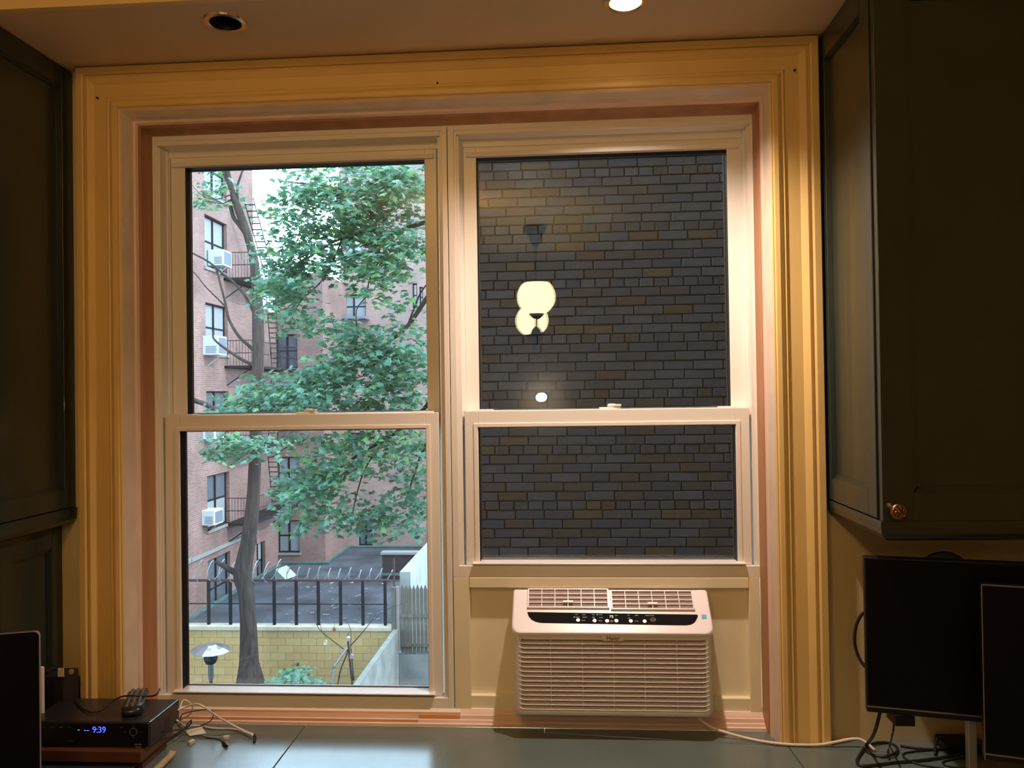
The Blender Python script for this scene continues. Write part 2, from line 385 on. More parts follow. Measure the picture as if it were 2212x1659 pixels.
window_unit('window_2', 'short white double-hung window over the air conditioner, facing grey bricks', -.305, .490,
            (-.2705, .4735, 1.146, 1.5535), (-.2345, .4375, 1.154, 1.509), (-.271, .4745, 1.515, 2.275), (-.2352, .436, 1.553, 2.241), 1.116)
# panel under the short window, with the opening for the air conditioner
AX0, AX1, AZ0, AZ1 = -.125, .335, .806, 1.080
m = MB()
m.box(-.305, -.262, .100, .14, .770, 1.116); m.box(.462, .490, .100, .14, .770, 1.116)
m.box(-.262, .462, .098, .14, 1.088, 1.1155); m.box(-.262, .462, .104, .14, .770, .803)
m.build('trim_9', PANELP, bev=.0015)
struct(bpy.data.objects['trim_9'], 'cream panelled apron frame below the short window')
m = MB()
m.box(-.262, AX0, .118, .138, .803, 1.088); m.box(AX1, .462, .118, .138, .803, 1.088); m.box(AX0, AX1, .118, .138, .803, AZ0); m.box(AX0, AX1, .118, .138, AZ1, 1.088)
m.box(-.262, .462, .108, .120, .798, .8035)
struct(m.build('trim_10', PANELP), 'flat cream panel around the air conditioner')

# ------------------------------------------------------------ recessed lights
def can_light(px, py, label, lit):
    c = onZ(px, py, ZS); x, y = c.x, c.y
    t = thing('recessed_light', label, 'ceiling light', (x, y, ZS), group=None)
    MB().lathe([(.036, -.001), (.036, -.004), (.040, -.0055), (.047, -.004), (.0485, 0.0), (.036, 0)], (x, y, ZS), n=40).build('trim_ring', CHROME, t, smooth=False)
    baf = mat('dark_baffle', (.012, .011, .010), .45) if not lit else mat('white_baffle', (.75, .70, .62), .4)
    MB().lathe([(.0365, -.001), (.0345, .02), (.033, .055), (0, .056), ], (x, y, ZS), n=32).build('baffle', baf, t, smooth=True)
    if lit:
        MB().lathe([(0, .012), (.014, .013), (.022, .020), (.024, .030), (.014, .050), (0, .052)], (x, y, ZS), n=20).build('bulb', emat('halogen_bulb', (1, .78, .55), 60), t, smooth=True)
        ld = bpy.data.lights.new('halogen', 'SPOT'); ld.energy = HALOGEN; ld.color = (1.0, .78, .66); ld.spot_size = rad(124); ld.spot_blend = .85; ld.shadow_soft_size = .018
        lo = bpy.data.objects.new('halogen', ld); COL.objects.link(lo); lo.parent = t; lo.location = (0, 0, .004)
    else:
        MB().lathe([(0, .018), (.012, .019), (.020, .028), (.022, .050), (0, .052)], (x, y, ZS), n=20).build('bulb', mat('unlit_bulb', (.10, .10, .11), .15), t, smooth=True)
    return t
HALOGEN = 74.0
can_light(*CANS[0], 'unlit recessed ceiling light with brass ring and black baffle', False)
can_light(*CANS[1], 'glowing recessed ceiling light above the air conditioner', True)

# ------------------------------------------------------------ lamps behind the camera: the mirrored chandelier and two added ones
def globe_lamp_mat(name, col, s): return emat(name, col, s, (.9, .85, .7))
YG = .184                       # plane of the upper sash glazing, which mirrors the chandelier
def mirror(px, py, depthY): p = onY(px, py, depthY); p.y = 2 * YG - p.y; return p
g1 = mirror(1160, 641, 2.75); g2 = mirror(1151, 692, 3.62); cn = mirror(1157, 480, 3.18)
ch = thing('chandelier', 'two-armed ceiling chandelier with glowing cream glass globes, mirrored in the window', 'chandelier', (cn.x, cn.y, ZCEIL))
IRON = mat('dark_bronze', (.06, .05, .05), .35, metal=.8)
MB().lathe([(0, 0), (.075, 0), (.072, -.02), (.045, -.06), (.030, -.10), (.018, -.13), (0, -.131)], (cn.x, cn.y, ZCEIL), n=24).build('canopy', IRON, ch, smooth=True)
zb_ = min(g1.z, g2.z) - .15
MB().tube([(cn.x, cn.y, ZCEIL - .12), (cn.x, cn.y, zb_ + .02)], .007, 8).build('rod', IRON, ch, smooth=True)
MB().lathe([(0, -.05), (.012, -.045), (.03, -.02), (.045, .01), (.03, .05), (.012, .07), (0, .072)], (cn.x, cn.y, zb_), n=18).build('hub', IRON, ch, smooth=True)
for g in (g1, g2):
    g.z = .5 * (g1.z + g2.z) if False else g.z
    MB().tube(smooth_path([(cn.x, cn.y, zb_), (cn.x + (g.x - cn.x) * .4, cn.y + (g.y - cn.y) * .4, zb_ - .06), (cn.x + (g.x - cn.x) * .85, cn.y + (g.y - cn.y) * .85, zb_ - .04), (g.x, g.y, g.z - .115)], 6), .007, 8).build('arm', IRON, ch, smooth=True)
    fit = MB().lathe([(0, -.135), (.02, -.13), (.045, -.108), (.050, -.096), (.046, -.092), (0, -.092)], g, n=20).build('fitter', IRON, ch, smooth=True)
    Rg = .112; prof = [(Rg * sin(a), -Rg * cos(a)) for a in [rad(26 + i * 8) for i in range(15)]]
    prof += [(r * .965, h * .965) for r, h in prof[::-1]]
    MB().lathe(prof, g, n=32).build('globe', globe_lamp_mat('cream_globe_glass', (1.0, .80, .44), GLOBE if 'GLOBE' in globals() else 15.0), ch, smooth=True)
# unseen fill lamp added on the ceiling; its reflection falls on the mullion
fx, fy = -.60, -2.06
fl = thing('added_fill_lamp', 'round frosted fill lamp added out of view to brighten the room', 'ceiling light', (fx, fy, ZCEIL))
MB().lathe([(0, 0), (.10, 0), (.10, -.02), (.085, -.03), (0, -.03)], (fx, fy, ZCEIL), n=24).build('fill_lamp_plate', IRON, fl, smooth=True)
KEY = 68.0
MB().lathe([(.08, -.03), (.10, -.06), (.10, -.09), (.07, -.125), (.03, -.14), (0, -.142)], (fx, fy, ZCEIL), n=24).build('fill_lamp_shade', emat('fill_lamp_glow', (1.0, .56, .20), KEY), fl, smooth=True)
# bulb added on the far wall, standing in for the mirrored phone light
sc_ = mirror(1172, 858, 5.46)
sl = thing('added_glint_bulb', 'small bulb added on the opposite wall to make a glint in the window', 'wall lamp', (sc_.x, -5.2, sc_.z))
MB().lathe([(0, 0), (.05, 0), (.05, .012), (.02, .03), (.018, .06), (0, .06)], (sc_.x, -5.2, sc_.z), (0, 1, 0), 20).build('back_plate', IRON, sl, smooth=True)
MB().lathe([(.015, .055), (.035, .09), (.042, .115), (.035, .14), (0, .155)], (sc_.x, -5.2, sc_.z), (0, 1, 0), 20).build('bulb', emat('glint_bulb_glow', (1, .93, .85), 45), sl, smooth=True)

# ------------------------------------------------------------ green cabinets
def panel_face(parent, nm, o, ex, ez, en, w, h, sw, rt_, rb_, inset=.007, mt=GREEN, label=None):
    """frame-and-panel face: o = lower corner, ex along, ez up, en outwards"""
    o, ex, ez, en = V(o), V(ex).normalized(), V(ez), V(en).normalized()
    f = MB(); t = .018
    def bx(a0, a1, b0, b1, n0, n1, mm): mm.obox(o + ex * (a0 + a1) / 2 + ez * (b0 + b1) / 2 + en * (n0 + n1) / 2, ex * (a1 - a0) / 2, ez * (b1 - b0) / 2, en * (n1 - n0) / 2)
    bx(0, sw, 0, h, 0, t, f); bx(w - sw, w, 0, h, 0, t, f); bx(sw, w - sw, 0, rb_, 0, t, f); bx(sw, w - sw, h - rt_, h, 0, t, f)
    d = f.build(nm, mt, parent, bev=.0012)
    g = MB()
    bx(sw, w - sw, rb_, h - rt_, 0, t - inset - .003, g); g.build('inset_panel', mt, d)
    g = MB()
    for k, (ww, hh) in enumerate(((.004, .0105), (.008, .008), (.012, .0055))):   # stepped moulding round the inset
        a0, a1, b0, b1 = sw, w - sw, rb_, h - rt_; w_ = ww; z_ = t - inset - .003 + (.010 - .0028 * k) * .9
        bx(a0, a0 + w_, b0, b1, 0, z_, g); bx(a1 - w_, a1, b0, b1, 0, z_, g); bx(a0, a1, b0, b0 + w_, 0, z_, g); bx(a0, a1, b1 - w_, b1, 0, z_, g)
    g.build('panel_moulding', mt, d)
    return d
# left wall cabinet
LX = -1.2955; LZ0, YF = 1.272, -.315
c = thing('wall_cabinet', 'dark green wall cabinet hanging over the cable box', 'cabinet', (LX - .4, .03, LZ0))
MB().box(LX - .85, LX - .018, YF, .03, LZ0 + .02, ZS - .001).build('cabinet_body', GREEN, c, bev=.002)
panel_face(c, 'side_panel', (LX - .018, .028, LZ0 + .046), (0, -1, 0), (0, 0, 1), (1, 0, 0), .34, ZS - .003 - LZ0 - .046, .045, .05, .045)
pr = [(.0, .0), (-.016, .004), (-.020, .015), (-.020, .048), (0, .048)]
MB().prism([(LX - .018 + .020 + x if False else LX + x + .002, .029, LZ0 + z) for x, z in ((-.02, .0), (-.010, .003), (0, .014), (.002, .028), (.002, .044), (-.02, .044))], (0, -.345, 0)).build('bottom_moulding', GREEN, c, bev=.001)
panel_face(c, 'door', (LX - .84, YF - .001, LZ0 + .05), (1, 0, 0), (0, 0, 1), (0, -1, 0), .80, ZS - .01 - LZ0 - .05, .06, .06, .06)
# lower cabinet standing on the worktop below it
LX2 = -1.334
c = thing('counter_cabinet', 'dark green panelled cabinet standing on the worktop under the wall cabinet', 'cabinet', (LX2 - .4, .03, ZC))
MB().box(LX2 - .80, LX2 - .018, -.20, .03, ZC, LZ0 + .018).build('cabinet_body', GREEN, c, bev=.002)
panel_face(c, 'side_panel', (LX2 - .018, .028, ZC), (0, -1, 0), (0, 0, 1), (1, 0, 0), .23, LZ0 - ZC - .005, .04, .05, .06)
panel_face(c, 'door', (LX2 - .79, -.201, ZC + .01), (1, 0, 0), (0, 0, 1), (0, -1, 0), .75, LZ0 - ZC - .03, .06, .06, .06)
# right wall cabinet
RX, RZ0, RY = .637, 1.284, -.300
c = thing('wall_cabinet', 'dark green wall cabinet with a brass knob above the monitors', 'cabinet', (RX + .4, .03, RZ0))
MB().box(RX + .018, RX + 1.15, RY, .029, RZ0 + .012, ZS - .001).build('cabinet_body', GREEN, c, bev=.002)
panel_face(c, 'side_panel', (RX + .018, RY + .001, RZ0 + .046), (0, 1, 0), (0, 0, 1), (-1, 0, 0), -RY + .026, ZS - .003 - RZ0 - .046, .045, .06, .05)
dz = RZ0 + .043
dr = panel_face(c, 'door', (RX + .004, RY - .002, dz), (1, 0, 0), (0, 0, 1), (0, -1, 0), .78, ZS - .006 - dz, .062, .055, .058)
m = MB()
bp_ = [(-.018, .030), (-.018, .0430), (.02, .0430), (.02, 0), (.004, .000), (-.009, .006), (-.016, .017)]
nb_ = len(bp_)
for y, z in bp_:
    o_ = y + .018; m.v += [(RX + o_, .028, RZ0 + z), (RX + o_, RY - .020 + o_, RZ0 + z), (RX + 1.15, RY - .020 + o_, RZ0 + z)]
for k in range(nb_):
    j = (k + 1) % nb_
    for q in (0, 1): m.f.append((3 * k + q, 3 * k + q + 1, 3 * j + q + 1, 3 * j + q)); m.m.append(0)
m.f += [tuple(range(0, 3 * nb_, 3)), tuple(range(2, 3 * nb_, 3))]; m.m += [0, 0]
m.build('bottom_moulding', GREEN, c, bev=.0015)
kp = onY(1937, 1104, RY - .026); BRASS = mat('antique_brass', (.30, .17, .07), .34, metal=1.0, vary=.35, scale=90)
kn = MB().lathe([(.006, -.001), (.006, .010), (.016, .013), (.0165, .018), (.013, .022), (.0115, .0205), (.004, .021), (.003, .024), (0, .025)], (kp.x, RY - .020, kp.z), (0, -1, 0), 24).build('knob', BRASS, dr, smooth=True, label='swirled antique brass knob')
m = MB()
for k in range(7):
    a = k * 2 * pi / 7
    m.tube([(kp.x + cos(a + j * .28) * r, RY - .0425 + .0006 * j, kp.z + sin(a + j * .28) * r) for j, r in enumerate((.0045, .0075, .0100, .0122))], [.0016, .0021, .0021, .0012], 5)
m.build('swirl_rosette', BRASS, dr, smooth=True)

# ------------------------------------------------------------ worktop, in three butted slabs
wt = thing('worktop', 'green laminate worktop running along under the window', 'worktop', (-.2, -.4, ZC - .04))
def slab(poly): MB().prism([(x, y, ZC - .04) for x, y in poly], (0, 0, .04)).build('slab', LAMIN, wt, bev=.0015)
def xy(px, py): p = onZ(px, py, ZC); return (p.x, p.y)
yb = .0725; yf = -.70
a = xy(663, 1562); b = xy(590, 1659); k1 = (a[0] + (b[0] - a[0]) / (b[1] - a[1]) * (yf - a[1]), yf); a1 = (a[0] + (b[0] - a[0]) / (b[1] - a[1]) * (yb - a[1]), yb)
e = .0009
slab([(-1.118, yb), (-1.118, .0295), (-2.395, .0295), (-2.395, yf), (k1[0] - e, yf), (a1[0] - e, yb)])
# right seams: a long one along the wall and a slanting one
p_ = xy(1480, 1599.5); q_ = xy(1860, 1621); s_ = xy(1703, 1612); u_ = xy(1737, 1659)
sl_ = (q_[1] - p_[1]) / (q_[0] - p_[0])
def ysm(x): return p_[1] + sl_ * (x - p_[0])
xs = (u_[0] - s_[0]) / (u_[1] - s_[1])
def xsm(y): return s_[0] + xs * (y - s_[1])
slab([(a1[0] + e, yb), (k1[0] + e, yf), (xsm(yf) - e, yf), (s_[0] - e, ysm(s_[0]) - e), (p_[0] - .35, ysm(p_[0] - .35) - e), (p_[0] - .35, yb)])
slab([(p_[0] - .35 + e, yb), (.510, yb), (.510, .0295), (2.595, .0295), (2.595, ysm(2.595)), (s_[0] + e, ysm(s_[0]) + e), (p_[0] - .35 + e, ysm(p_[0] - .35) + e)])
slab([(s_[0] + e, ysm(s_[0]) - e), (2.595, ysm(2.595) - 2 * e), (2.595, yf), (xsm(yf) + e, yf)])
for x in (-2.3, -.9, .5, 1.9): MB().box(x, x + .5, yf + .05, .02, 0.0, ZC - .0405).build('base_unit', GREEN, wt, bev=.003)
# ------------------------------------------------------------ air conditioner
ACW = mat('warm_white_plastic', (.84, .79, .80), .32, spec=.5)
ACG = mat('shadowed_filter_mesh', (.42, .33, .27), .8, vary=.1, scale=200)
ac = thing('air_conditioner', 'white window air conditioner with louvred front set into the panel', 'air conditioner', (.1, .02, .79))
yF = .002; pxc = lambda a, b: (1060 + a * .2532, 1240 + b * .2532)
x0, x1 = onY(1107.5, 1440, yF).x, onY(1542, 1440, yF).x
zB, zS = onY(1320, 1553, yF).z, onY(1320, 1362, yF).z
S0 = V((0, yF, zS)); S1 = V((0, .094, onY(1320, 1273, .094).z)); zTp = S1.z
MB().box(AX0 + .004, AX1 - .004, .105, .50, AZ0 + .003, AZ1 - .003).build('chassis', mat('galvanised_steel', (.5, .5, .5), .45, metal=.6), ac)
# moulded shell: outer walls around the grille recess
gx0, gx1 = onY(1126, 1450, yF).x, onY(1526, 1450, yF).x; gz0, gz1 = onY(1320, 1537, yF).z, onY(1320, 1373, yF).z
def rrect(xa, xb, za, zb2, r, n=5, rtop=None):
    rtop = r if rtop is None else rtop; pts = []
    for cx, cz, a0, rr in ((xb - r, za + r, -90, r), (xb - rtop, zb2 - rtop, 0, rtop), (xa + rtop, zb2 - rtop, 90, rtop), (xa + r, za + r, 180, r)):
        for k in range(n + 1): a = rad(a0 + 90 * k / n); pts.append((cx + rr * cos(a), cz + rr * sin(a)))
    return pts
sh = MB()
out = rrect(x0, x1, zB, zS, .016, rtop=.004); inn = rrect(gx0, gx1, gz0, gz1, .006, rtop=.006)
n = len(out); rings = []
for ring, y, ins in ((out, .112, 0), (out, yF + .030, 0), (out, yF + .010, .0025), (out, yF + .002, .0085), (out, yF, .014)):
    cx, cz = (x0 + x1) / 2, (zB + zS) / 2; idx = []
    for (x, z) in ring:
        xx = x + (ins if x < cx else -ins); zz = z + (ins if z < cz else 0); idx.append(len(sh.v)); sh.v.append((xx, y, zz))
    rings.append(idx)
for y in (yF, yF + .012):
    idx = []
    for (x, z) in inn: idx.append(len(sh.v)); sh.v.append((x, y, z))
    rings.append(idx)
for A, B in zip(rings, rings[1:]):
    for k in range(n): k2 = (k + 1) % n; sh.f.append((A[k], A[k2], B[k2], B[k])); sh.m.append(0)
sh.build('front_shell', ACW, ac, smooth=False)
bpy.data.objects['front_shell'].data.polygons.foreach_set('use_smooth', [True] * len(bpy.data.objects['front_shell'].data.polygons))
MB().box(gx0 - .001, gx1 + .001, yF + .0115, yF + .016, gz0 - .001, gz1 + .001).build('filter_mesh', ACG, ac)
NS = 16; zs0 = onY(1320, 1534, yF).z; pitch = (onY(1320, 1381, yF).z - zs0) / (NS - 1)
sl = MB(); w_ = gx1 - gx0
prf = [(yF - .0022, -.0008), (yF - .0022, .0010), (yF + .010, .0042), (yF + .010, .0026)]
vs_ = []; xs_ = [gx0 - .006, gx0 - .002, gx0 + .003, gx0 + .008, gx1 - .008, gx1 - .003, gx1 + .002, gx1 + .006]; lift = [.0048, .0026, .0009, 0, 0, .0009, .0026, .0048]
for x, l in zip(xs_, lift): vs_ += [(x, y, z + l) for y, z in prf]
fs_ = [tuple(range(4))[::-1], tuple(range(28, 32))]
for i in range(7): fs_ += [(i * 4 + k, i * 4 + (k + 1) % 4, i * 4 + 4 + (k + 1) % 4, i * 4 + 4 + k) for k in range(4)]
sl.add(vs_, fs_); slm = sl.mesh('louver_slat', ACW)
for k in range(NS): link('louver_slat', slm, ac, M=Matrix.Translation((0, 0, zs0 + k * pitch)))
for q in (515, 785, 1050, 1315, 1590):
    p = onY(1060 + q * .2532, 1450, yF + .008); MB().box(p.x - .0008, p.x + .0008, yF + .001, yF + .012, gz0, gz1).build('grille_rib', ACW, ac)
# sloping control head
ev = (S1 - S0).normalized(); en = V((1, 0, 0)).cross(ev).normalized()
if en.y > 0: en = -en
def onS(px, py): return onP(px, py, S0, en)
SL = (S1 - S0).length
face = rrect(x0 - .002, x1 + .002, -.010, SL, .022, rtop=.006)
hd = MB(); N_ = len(face); rr_ = []
for ins, nn in ((0, -.018), (0, -.004), (.0022, -.0006), (.005, 0)):
    idx = []
    for (x, z) in face:
        idx.append(len(hd.v)); hd.v.append(tuple(V((x + (ins if x < (x0 + x1) / 2 else -ins), 0, 0)) + S0 + ev * (z + (ins if z < SL / 2 else -ins * .5)) + en * nn))
    rr_.append(idx)
for A, B in zip(rr_, rr_[1:]):
    for k in range(N_): k2 = (k + 1) % N_; hd.f.append((A[k], A[k2], B[k2], B[k])); hd.m.append(0)
hd.f.append(tuple(rr_[-1])); hd.m.append(0)
hd.build('control_head', ACW, ac)
MB().prism([(x0 + .001, y, z) for y, z in ((yF + .012, zS - .004), (.112, zS - .004), (.112, zTp - .012), (.098, zTp - .014))], (x1 - x0 - .002, 0, 0)).build('head_support', ACW, ac)
# narrower shoulders at the top: flare strips
# louvred discharge grids
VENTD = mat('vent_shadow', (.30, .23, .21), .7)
for gi, (c0, c1) in enumerate(((( 328, 140), (1000, 290)), ((1030, 155), (1730, 305)))):
    P0 = onS(1060 + c0[0] * .2532, 1240 + c0[1] * .2532); P1 = onS(1060 + c1[0] * .2532, 1240 + c1[1] * .2532)
    xa, xb = P0.x, P1.x; za, zb_2 = P1.z, P0.z
    def sp_(x, z, n_): q = S0 + ev * ((z - S0.z) / ev.z); return V((x, q.y, q.z)) + en * n_
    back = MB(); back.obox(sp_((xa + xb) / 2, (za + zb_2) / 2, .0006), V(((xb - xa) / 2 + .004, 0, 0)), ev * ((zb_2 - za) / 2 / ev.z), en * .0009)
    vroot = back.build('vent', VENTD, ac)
    fr = MB()
    hx_, hz_ = (xb - xa) / 2, (zb_2 - za) / 2 / ev.z; cc = sp_((xa + xb) / 2, (za + zb_2) / 2, .003)
    for s in (-1, 1):
        fr.obox(cc + V((s * (hx_ + .0015), 0, 0)), V((.0022, 0, 0)), ev * (hz_ + .003), en * .0028); fr.obox(cc + ev * s * (hz_ + .0012), V((hx_ + .003, 0, 0)), ev * .0018, en * .0028)
    fr.build('vent_frame', ACW, vroot, bev=.0006)
    vb = MB().obox((0, 0, 0), V((.0009, 0, 0)), ev * hz_, en * .0026).mesh('vent_bar', ACW); hb = MB().obox((0, 0, 0), V((hx_, 0, 0)), ev * .0009, en * .0026).mesh('vent_blade', ACW)
    for k in range(1, 6): link('vent_bar', vb, vroot, M=Matrix.Translation(cc + V((hx_ * (2 * k / 6 - 1), 0, 0))))
    for k in range(1, 4): link('vent_blade', hb, vroot, M=Matrix.Translation(cc + ev * (hz_ * (2 * k / 4 - 1))))
    tbp = cc + ev * (-hz_ * .5) + en * .004
    tb = MB().obox(tbp, V((.0125, 0, 0)), ev * .0026, en * .002)
    for k in range(10): tb.obox(tbp + V((-.0115 + k * .00255, 0, 0)) + en * .002, V((.0006, 0, 0)), ev * .0026, en * .0012)
    tb.build('vent_tab', ACW, vroot)
# black control strip with rounded lower corners
q = [onS(1060 + a * .2532, 1240 + b * .2532) for a, b in ((312, 326), (1762, 348), (1768, 360), (1752, 395), (1735, 418), (1705, 432), (1660, 438), (1050, 428), (430, 417), (385, 408), (350, 390), (325, 362))]
cs = MB().prism([p + en * .0004 for p in q[::-1]], en * .0008).build('control_strip', mat('gloss_black', (.006, .005, .006), .6, spec=.05), ac)
BTN = mat('chrome_button', (.80, .78, .76), .25, metal=.85)
for a, b in ((745, 398), (886, 402), (993, 405), (1072, 403), (1195, 405), (1313, 408)):
    p = onS(1060 + a * .2532, 1240 + b * .2532)
    MB().lathe([(.0052, .001), (.0052, .0028), (.0042, .0036), (.0030, .0030), (0, .0030)], p, en, 16).build('button', BTN, cs, smooth=True)
SM = lambda p: basis(p, V((1, 0, 0)), ev, en)
INK = mat('pale_print', (.55, .53, .52), .5)
def lab(a, b, t, s, mt=INK, dn=.0016): return text_mesh(t, s, mt, 'lettering', cs, SM(onS(1060 + a * .2532, 1240 + b * .2532) + en * dn), .0001)
lab(1030, 367, '75', .0105, emat('amber_display', (.75, .70, .12), 1.3, (.1, .1, .02)))
for a, b, t in ((790, 399, 'MODE'), (935, 402, 'SPEED'), (1243, 406, 'TIMER'), (732, 348, 'FAN'), (742, 371, 'E-SAVE'), (795, 350, 'COOL'), (802, 372, 'DEHUM'), (876, 350, 'MAX'), (876, 373, 'MED'), (937, 350, 'QUIET'), (940, 375, 'AUTO'), (1032, 402, 'TEMP'), (1032, 410, 'TIME'), (1070, 357, 'TEMP'), (1175, 354, 'ON'), (1180, 380, 'OFF'), (1243, 355, 'SLEEP'), (1355, 357, 'CLEAN FILTER')): lab(a, b, t, .0034)
for a, b in ((712, 370), (908, 350)): MB().lathe([(.0011, .0), (.0011, .0022), (0, .0024)], onS(1060 + a * .2532, 1240 + b * .2532), en, 8).build('indicator_light', emat('green_led', (.05, 1, .25), 2.2, (0, .1, .02)), cs)
p = onS(1060 + 1384 * .2532, 1240 + 392 * .2532)
lg = MB(); lg.tube([p + en * .0016 + V((cos(a) * .0062, 0, 0)) + ev * sin(a) * .0050 for a in [2 * pi * k / 24 for k in range(24)]], .0005, 5, closed=True)
lg.build('round_emblem', INK, cs); lab(1384, 392, 'cool', .0045)
st = [onS(1060 + a * .2532, 1240 + b * .2532) + en * .0006 for a, b in ((1797, 348), (1840, 346), (1845, 382), (1800, 384))]
st_ = MB().prism(st[::-1], en * .0003).build('blue_sticker', mat('cyan_sticker', (.06, .45, .62), .4), ac)
text_mesh('energy', .0035, mat('white_print', (.9, .9, .9), .5), 'lettering', st_, SM(onS(1060 + 1821 * .2532, 1240 + 362 * .2532) + en * .0012), .0001)
bd = [onY(1060 + a * .2532, 1240 + b * .2532, yF - .003) for a, b in ((938, 530), (1150, 535), (1130, 572), (960, 570))]
bd_ = MB().prism([p for p in bd], (0, .004, 0)).build('name_badge', ACW, ac, bev=.0005)
text_mesh('Haier', .0150, mat('dark_print', (.02, .015, .02), .4), 'lettering', bd_, FACE(onY(1060 + 1045 * .2532, 1240 + 549 * .2532, yF - .0036)), .0003)
# power cord of the air conditioner
WCORD = mat('white_cord', (.78, .66, .55), .45)
cpts = [V((.290, -.10, .862)), onY(1520, 1560, -.09), onZ(1535, 1571, ZC + .05)]
cpts = [V((.318, .045, zB + .004)), V((.322, .040, zB - .012))] + [onZ(x, y, ZC + h) for x, y, h in ((1537, 1571, .024), (1570, 1583, .014), (1610, 1594, .006), (1650, 1602, .0045), (1700, 1603.5, .0045), (1760, 1602, .0045), (1800, 1597, .012), (1840, 1594, .020), (1865, 1600, .018), (1890, 1621, .004))]
for q_ in cpts:
    if q_.x > .49: q_.y = min(q_.y, -.0125)
MB().tube(smooth_path(cpts, 6), .0036, 8).build('power_cord', WCORD, ac, smooth=True, label='thick white power cord running across the worktop')

# ------------------------------------------------------------ monitors on the right
SCREEN = mat('dark_screen', (.003, .003, .004), .45, spec=.12)
GREYM = mat('grey_stand', (.22, .20, .19), .4, metal=.4)
def monitor(name, label, tl, tr, bl, thick=.025, chin=.0, stand=None, back=None):
    """tl, tr, bl: corners in space"""
    ex = (tr - tl); ex.z = 0; W = ex.length; ex.normalize(); H = tl.z - bl.z; ez = V((0, 0, 1)); en_ = ex.cross(ez)   # towards viewer
    if en_.y > 0: en_ = -en_
    cen = tl + ex * W / 2 - ez * H / 2
    t = thing(name, label, 'monitor', (cen.x, cen.y, ZC))
    MB().obox(cen - en_ * thick / 2, ex * W / 2, ez * H / 2, en_ * thick / 2).build('casing', BLACKP, t, bev=.003)
    MB().obox(cen + en_ * .0004 + ez * chin / 2, ex * (W / 2 - .004), ez * ((H - chin) / 2 - .004), en_ * .0006).build('screen', SCREEN, t)
    if chin: MB().obox(cen + en_ * .0010 - ez * (H / 2 - chin), ex * (W / 2 - .001), ez * .0012, en_ * .0010).build('bezel_line', GREYM, t)
    return t, cen, ex, ez, en_, W, H
YM = -.215
tl = onY(1866, 1203, YM); bl = onY(1865, 1538, YM); exm = V((cos(rad(-13)), sin(rad(-13)), 0)); tr = tl + exm * .53
M1, cen, ex, ez, en_, W, H = monitor('monitor', 'wide black monitor under the right wall cabinet, cable behind it', tl, tr, bl, chin=.013)
hb_ = MB(); hb_.lathe([(0, -.01), (.055, -.01), (.055, .008), (.04, .010), (0, .010)], cen - en_ * .03 + ez * (H / 2 - .043) - ex * .10, en_, 24); hb_.build('back_hub', BLACKP, M1, smooth=False)
pt = cen - en_ * .035 - ex * .105
pt = onY(2112, 1600, YM - .045); pt.z = 0
MB().box(pt.x - .009, pt.x + .009, pt.y + .02, pt.y + .036, ZC + .008, cen.z).build('stand_post', mat('silver_post', (.42, .40, .38), .35, metal=.7), M1, bev=.002)
MB().box(pt.x - .06, pt.x + .13, pt.y - .05, pt.y + .11, ZC, ZC + .008).build('stand_base', BLACKP, M1, bev=.003)
tl2 = onY(2119, 1262, -.36); bl2 = onY(2118, 1641, -.36); tr2 = tl2 + V((cos(rad(-17)), sin(rad(-17)), 0)) * .48
M2, cen2, ex2, ez2, en2, W2, H2 = monitor('monitor', 'black monitor standing in front of the wide monitor', tl2, tr2, bl2, chin=.012)
MB().obox(cen2 + en2 * .001, V((0, 0, 0)) + ex2 * .001, ez2 * H2 / 2, en2 * .001)
ed = MB(); 
for s in (-1,): ed.obox(cen2 + ex2 * s * (W2 / 2 - .0008) + en2 * .0006, ex2 * .0008, ez2 * H2 / 2, en2 * .0008)
ed.obox(cen2 + ez2 * (H2 / 2 - .0008) + en2 * .0006, ex2 * W2 / 2, ez2 * .0008, en2 * .0008); ed.build('bezel_edge', GREYM, M2)
MB().box(cen2.x - .02, cen2.x + .02, cen2.y + .03, cen2.y + .05, ZC + .008, cen2.z).build('stand_post', BLACKP, M2, bev=.002)
MB().box(cen2.x - .10, cen2.x + .10, cen2.y - .06, cen2.y + .09, ZC, ZC + .0085).build('stand_base', BLACKP, M2, bev=.003)
bx_ = onY(1943, 1552, YM + .01)
a_ = MB(); a_.box(bx_.x - .020, bx_.x + .022, YM - .018, YM + .03, bx_.z - .006, bl.z + .001); a_.build('cable_hub', BLACKP, M1, bev=.002)
BC = mat('black_cable', (.012, .010, .010), .45)
def cable(label, pts, r=.003, mt=BC, name='cable', cat='cable', k=6): return tag(MB().tube(smooth_path(pts, k), r, 7).build(name, mt, None, smooth=True), label, cat)
def W_(x, y, h=.003): return onZ(x, y, ZC + h)
cable('black cable bowed out beside the edge of the wide monitor', [onY(1880, 1322, YM + .02), onY(1864, 1325, YM + .03), onY(1850, 1350, YM + .035), onY(1846, 1385, YM + .035), onY(1853, 1415, YM + .033), onY(1866, 1437, YM + .025), onY(1882, 1448, YM + .02)], .0036)
cable('thick black cable dropping from the wide monitor onto the worktop', [onY(1902, 1530, YM + .012), onY(1898, 1550, YM + .012), onY(1888, 1585, YM + .01), W_(1874, 1606, .02), W_(1858, 1630), W_(1852, 1648), W_(1870, 1655), W_(1930, 1648), W_(2000, 1642), W_(2060, 1632, .003), W_(2080, 1622, .003)], .0038)
cable('thin black lead hanging from the hub under the wide monitor', [onY(1931, 1556, YM), onY(1930, 1575, YM), onY(1927, 1590, YM), W_(1922, 1610, .006), W_(1918, 1625, .003), W_(1921, 1640, .003)], .0022)
